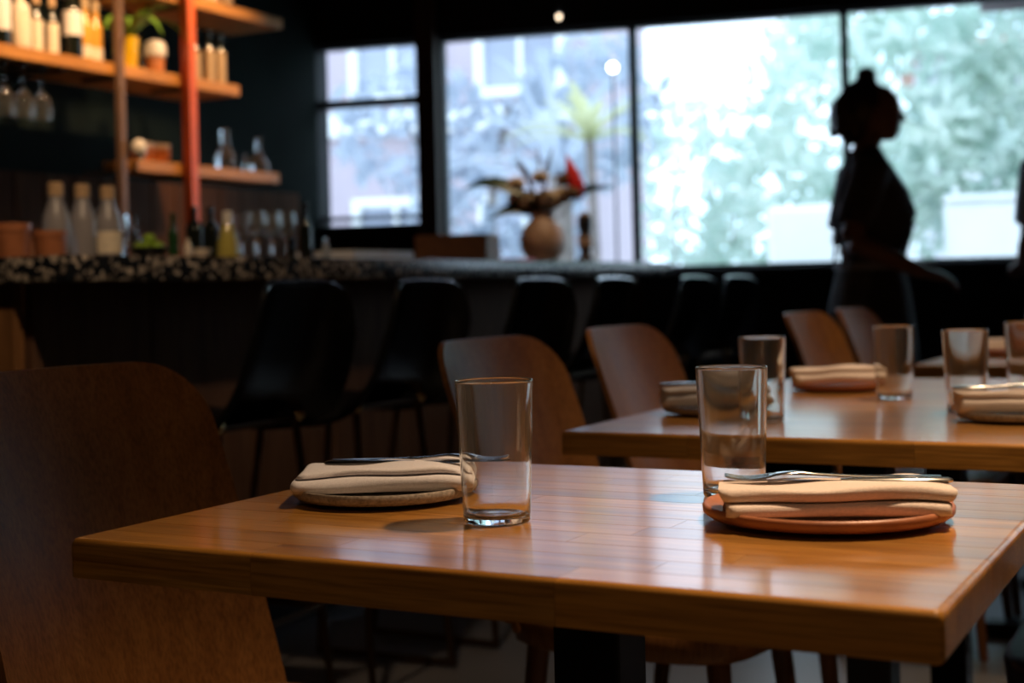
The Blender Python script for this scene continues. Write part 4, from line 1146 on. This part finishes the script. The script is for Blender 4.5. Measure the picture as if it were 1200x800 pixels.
# small pendant bulb near the windows
pb = empty('pendant_bulb', wp(-0.384, -0.25, 2.75), 0, 'small glowing bulb on a cord above the window with the flowers', 'lamp')
pz = 2.268 - 2.75
MB().tube([(0, 0, 0), (0, 0, pz + 0.06)], 0.003, 6).build('cord', 'black_metal', pb); MB().lathe([(0, pz + 0.07), (0.012, pz + 0.07), (0.014, pz + 0.02), (0, pz + 0.02)], 12).build('socket', 'black_metal', pb, True)
MB().ell((0, 0, pz), (0.011, 0.011, 0.013), 12, 8).build('bulb', 'bulb_glow', pb, True)

# ================================================================== PERSON
def remeshed(mb, name, mat, parent, voxel, smooth_it=6):
    o = mb.build(name + '_src', mat)
    m = o.modifiers.new('r', 'REMESH'); m.mode = 'VOXEL'; m.voxel_size = voxel
    s = o.modifiers.new('s', 'SMOOTH'); s.iterations = smooth_it; s.factor = 0.5
    dg = bpy.context.evaluated_depsgraph_get()
    me = bpy.data.meshes.new_from_object(o.evaluated_get(dg))
    me.name = name
    for p_ in me.polygons: p_.use_smooth = True
    bpy.data.objects.remove(o)
    n = bpy.data.objects.new(name, me); COL.objects.link(n); n.parent = parent
    if not me.materials: me.materials.append(MATS[mat])
    return n
def ering(cx, cy, z, rx, ry, n=24, tilt=0.0):
    return [(cx + rx * math.cos(2 * PI * j / n), cy + ry * math.sin(2 * PI * j / n), z + tilt * math.cos(2 * PI * j / n)) for j in range(n)]
def hand(mb, wrist, direction, palm_n, side):
    d = Vector(direction).normalized(); nrm = Vector(palm_n).normalized()
    lat = d.cross(nrm).normalized() * side
    nrm = lat.cross(d).normalized() * side
    w = Vector(wrist)
    rings = []
    for f, hw, ht in ((-0.02, 0.020, 0.017), (0.0, 0.023, 0.017), (0.035, 0.038, 0.017), (0.075, 0.041, 0.014), (0.088, 0.038, 0.010)):
        c = w + d * f
        rings.append([c + lat * hw * math.cos(a) + nrm * ht * math.sin(a) for a in np.linspace(0, 2 * PI, 14, endpoint=False)])
    mb.loft(rings)
    for k, (off, L) in enumerate(((0.029, 0.066), (0.010, 0.074), (-0.010, 0.069), (-0.028, 0.054))):
        p0 = w + d * 0.075 + lat * off
        p1 = p0 + (d * 0.95 + nrm * -0.25 + lat * off * 2).normalized() * L * 0.45
        p2 = p1 + (d * 0.75 + nrm * -0.65).normalized() * L * 0.32
        p3 = p2 + (d * 0.45 + nrm * -0.9).normalized() * L * 0.26
        mb.tube([p0, p1, p2, p3], [0.0092, 0.0088, 0.0082, 0.0062], 8)
    p0 = w + d * 0.022 + lat * 0.026
    p1 = p0 + (d * 0.6 + lat * 0.7 + nrm * -0.35).normalized() * 0.034
    p2 = p1 + (d * 0.85 + lat * 0.3 + nrm * -0.4).normalized() * 0.028
    mb.tube([p0, p1, p2], [0.0125, 0.0105, 0.0075], 8)
def make_person(loc, rz, label, arms):
    t = empty('person', loc, rz, label, 'person')
    b = MB()
    # trunk, neck
    b.loft([ering(0.0, 0, 0.80, 0.10, 0.155), ering(-0.005, 0, 0.90, 0.115, 0.168), ering(0.005, 0, 1.00, 0.090, 0.130), ering(0.015, 0, 1.10, 0.095, 0.135), ering(0.030, 0, 1.20, 0.122, 0.150),
            ering(0.012, 0, 1.30, 0.105, 0.160), ering(-0.005, 0, 1.375, 0.075, 0.150), ering(-0.005, 0, 1.41, 0.055, 0.085), ering(0.0, 0, 1.44, 0.048, 0.052), ering(0.015, 0, 1.50, 0.048, 0.050), ering(0.02, 0, 1.54, 0.045, 0.048)])
    # head
    b.loft([ering(0.078, 0, 1.462, 0.018, 0.018), ering(0.066, 0, 1.472, 0.042, 0.034), ering(0.050, 0, 1.497, 0.068, 0.054), ering(0.036, 0, 1.530, 0.088, 0.066), ering(0.028, 0, 1.572, 0.096, 0.073),
            ering(0.022, 0, 1.612, 0.094, 0.072), ering(0.016, 0, 1.645, 0.072, 0.057), ering(0.012, 0, 1.665, 0.030, 0.025)])
    b.loft([ering(0.118, 0, 1.568, 0.008, 0.008, 10), ering(0.126, 0, 1.548, 0.013, 0.012, 10), ering(0.130, 0, 1.532, 0.016, 0.016, 10), ering(0.118, 0, 1.526, 0.010, 0.013, 10)])   # nose
    b.ell((0.108, 0, 1.507), (0.014, 0.024, 0.007), 12, 6); b.ell((0.106, 0, 1.495), (0.013, 0.021, 0.007), 12, 6)     # lips
    for s in (-1, 1):
        b.ell((0.100, s * 0.030, 1.572), (0.014, 0.017, 0.008), 10, 6)                                                   # brow / lids
        b.ell((0.022, s * 0.074, 1.552), (0.018, 0.008, 0.030), 10, 8)                                                   # ears
    # legs
    for s in (-1, 1):
        pts = [(0.0, s * 0.085, 0.88), (0.01, s * 0.085, 0.68), (0.02, s * 0.08, 0.48), (-0.01, s * 0.08, 0.30), (-0.015, s * 0.08, 0.08)]
        b.tube(pts, [0.088, 0.075, 0.054, 0.050, 0.036], 14)
        b.tube([(-0.03, s * 0.08, 0.06), (0.05, s * 0.082, 0.045), (0.15, s * 0.088, 0.025)], [0.036, 0.036, 0.022], 10)
    # arms
    for s, (el, wr, hd_, pn) in zip((-1, 1), arms):
        sh_ = Vector((-0.01, s * 0.155, 1.365)); el = Vector(el); wr = Vector(wr)
        b.tube([sh_, sh_.lerp(el, 0.35), sh_.lerp(el, 0.75), el], [0.055, 0.048, 0.041, 0.037], 12)
        b.tube([el, el.lerp(wr, 0.3), el.lerp(wr, 0.7), wr], [0.037, 0.038, 0.030, 0.023], 12)
        hand(b, wr, hd_, pn, s)
    body = remeshed(b, 'body', 'skin', t, 0.0055, 4)
    # hair
    h = MB()
    h.ell((-0.008, 0, 1.588), (0.094, 0.082, 0.092), 20, 14)
    h.ell((-0.062, 0, 1.555), (0.066, 0.075, 0.082), 18, 12)
    h.ell((-0.050, 0, 1.50), (0.045, 0.06, 0.05), 14, 10)
    h.ell((0.006, 0, 1.692), (0.036, 0.038, 0.034), 14, 10); h.ell((-0.004, 0, 1.655), (0.055, 0.055, 0.03), 14, 10)
    for k in range(26):
        a = random.uniform(0, 2 * PI); zz = random.uniform(1.50, 1.62)
        h.tube(bez([(-0.03, 0.05 * math.sin(a), zz), (-0.11, 0.07 * math.sin(a), zz + 0.01), (-0.105 - random.uniform(0, 0.008), 0.05 * math.sin(a), zz - 0.02)], 4), 0.014, 8)
    remeshed(h, 'hair', 'hair', t, 0.006, 3)
    tie = MB(); tie.lathe([(0.022, 1.663), (0.030, 1.660), (0.032, 1.668), (0.026, 1.674)], 16, Matrix.Translation((0.012, 0, 0))); tie.build('hair_tie', 'petal_red', t, True)
    for s in (-1, 1):
        e_ = MB(); e_.ell((0.112, s * 0.030, 1.561), (0.010, 0.012, 0.009), 10, 8); e_.build('eye', 'white_ceramic', t, True)
    # shirt with short sleeves
    sm = MB()
    sm.loft([ering(0.004, 0, 0.97, 0.102, 0.142), ering(0.008, 0, 1.03, 0.100, 0.140), ering(0.018, 0, 1.11, 0.108, 0.148), ering(0.033, 0, 1.20, 0.134, 0.163), ering(0.018, 0, 1.28, 0.122, 0.170), ering(-0.003, 0, 1.36, 0.090, 0.165), ering(-0.005, 0, 1.405, 0.066, 0.11), ering(-0.003, 0, 1.43, 0.058, 0.066)])
    for s, (el, wr, hd_, pn) in zip((-1, 1), arms):
        sh_ = Vector((-0.01, s * 0.15, 1.37)); el = Vector(el)
        sm.tube([sh_, sh_.lerp(el, 0.3), sh_.lerp(el, 0.62), sh_.lerp(el, 0.80)], [0.066, 0.066, 0.064, 0.062], 14)
    remeshed(sm, 'shirt', 'shirt_dark', t, 0.007, 3)
    # wide trousers
    tr = MB()
    tr.loft([ering(0.0, 0, 1.02, 0.112, 0.150), ering(-0.004, 0, 0.95, 0.125, 0.170), ering(-0.006, 0, 0.86, 0.140, 0.185), ering(-0.004, 0, 0.76, 0.145, 0.186), ering(0.0, 0, 0.70, 0.12, 0.175)])
    for s in (-1, 1):
        tr.loft([ering(0.0, s * 0.088, 0.80, 0.125, 0.092), ering(0.015 * s, s * 0.092, 0.55, 0.125, 0.095), ering(0.02 * s, s * 0.095, 0.30, 0.128, 0.098), ering(0.02 * s, s * 0.095, 0.12, 0.130, 0.100)])
    remeshed(tr, 'trousers', 'trouser_cloth', t, 0.008, 4)
    # apron: front panel wrapped round the hips, straps over the back
    ap = MB(); V = []; F = []
    n = 20; zs = [1.17, 1.12, 1.06, 1.00, 0.92, 0.80, 0.66, 0.55]
    rx = [0.128, 0.118, 0.108, 0.112, 0.134, 0.152, 0.160, 0.165]; ry = [0.160, 0.154, 0.148, 0.150, 0.180, 0.198, 0.205, 0.208]; wd = [0.8, 0.9, 1.5, 2.0, 2.1, 2.1, 2.0, 1.95]
    cx = [0.028, 0.022, 0.014, 0.006, 0.0, -0.004, -0.002, 0.0]
    for kk in range(len(zs)):
        for j in range(n + 1):
            a = (-1 + 2 * j / n) * wd[kk] / 1.0 * 0.9
            V.append((cx[kk] + (rx[kk] + 0.006) * math.cos(a), (ry[kk] + 0.006) * math.sin(a), zs[kk]))
    for kk in range(len(zs) - 1):
        for j in range(n):
            a = kk * (n + 1) + j; F.append((a, a + 1, a + n + 2, a + n + 1))
    ap.add(V, F); ao = ap.build('apron', 'apron_cloth', t, True)
    so = ao.modifiers.new('thick', 'SOLIDIFY'); so.thickness = 0.003; so.offset = 1
    for s in (-1, 1):
        MB().tube(catmull([(0.132, s * 0.070, 1.16), (0.136, s * 0.078, 1.22), (0.106, s * 0.085, 1.30), (0.052, s * 0.092, 1.372), (0.0, s * 0.095, 1.405), (-0.085, s * 0.07, 1.345), (-0.105, s * -0.01, 1.24), (-0.103, s * -0.07, 1.12), (-0.108, s * -0.085, 1.02)], 6), 0.012, 8, None, 0.35).build('strap', 'strap_grey', t, True)
    w_ = MB(); w_.loft([ering(0.004, 0, 1.005, 0.122, 0.160), ering(0.004, 0, 1.03, 0.120, 0.158)], False, False); wo = w_.build('waist_tie', 'strap_grey', t, True)
    # shoes
    for s in (-1, 1):
        sh2 = MB(); sh2.loft([[(x, s * 0.085 + y * 0.048 * k2, z) for x, y in [(0.055 + 0.13 * math.cos(a), math.sin(a)) for a in np.linspace(0, 2 * PI, 20, endpoint=False)]] for k2, z in ((0.95, 0.0), (1.0, 0.02), (0.95, 0.045), (0.7, 0.075))])
        sh2.build('shoe', 'shoe_black', t, True)
    return t
make_person((1.275, 5.0, 0), -0.05, 'standing person in dark shirt and apron with hair in a bun, facing right',
            [((-0.105, -0.205, 1.105), (0.150, -0.165, 0.990), (1.0, 0.1, -0.22), (0.1, -0.3, 1)),
             ((-0.06, 0.205, 1.10), (0.165, 0.15, 1.02), (1.0, -0.1, -0.15), (0.1, 0.3, 1))])

P2 = copy_tree([o for o in bpy.data.objects if o.name == 'person'][0])
P2.location = (2.040, 5.02, 0); P2.rotation_euler.z = PI / 2
P2['label'] = 'person at the right edge of the photo, only a bent elbow showing'
for o in P2.children:
    if o.name.startswith('shirt'):
        o.material_slots[0].link = 'OBJECT'; o.material_slots[0].material = MATS['strap_grey']
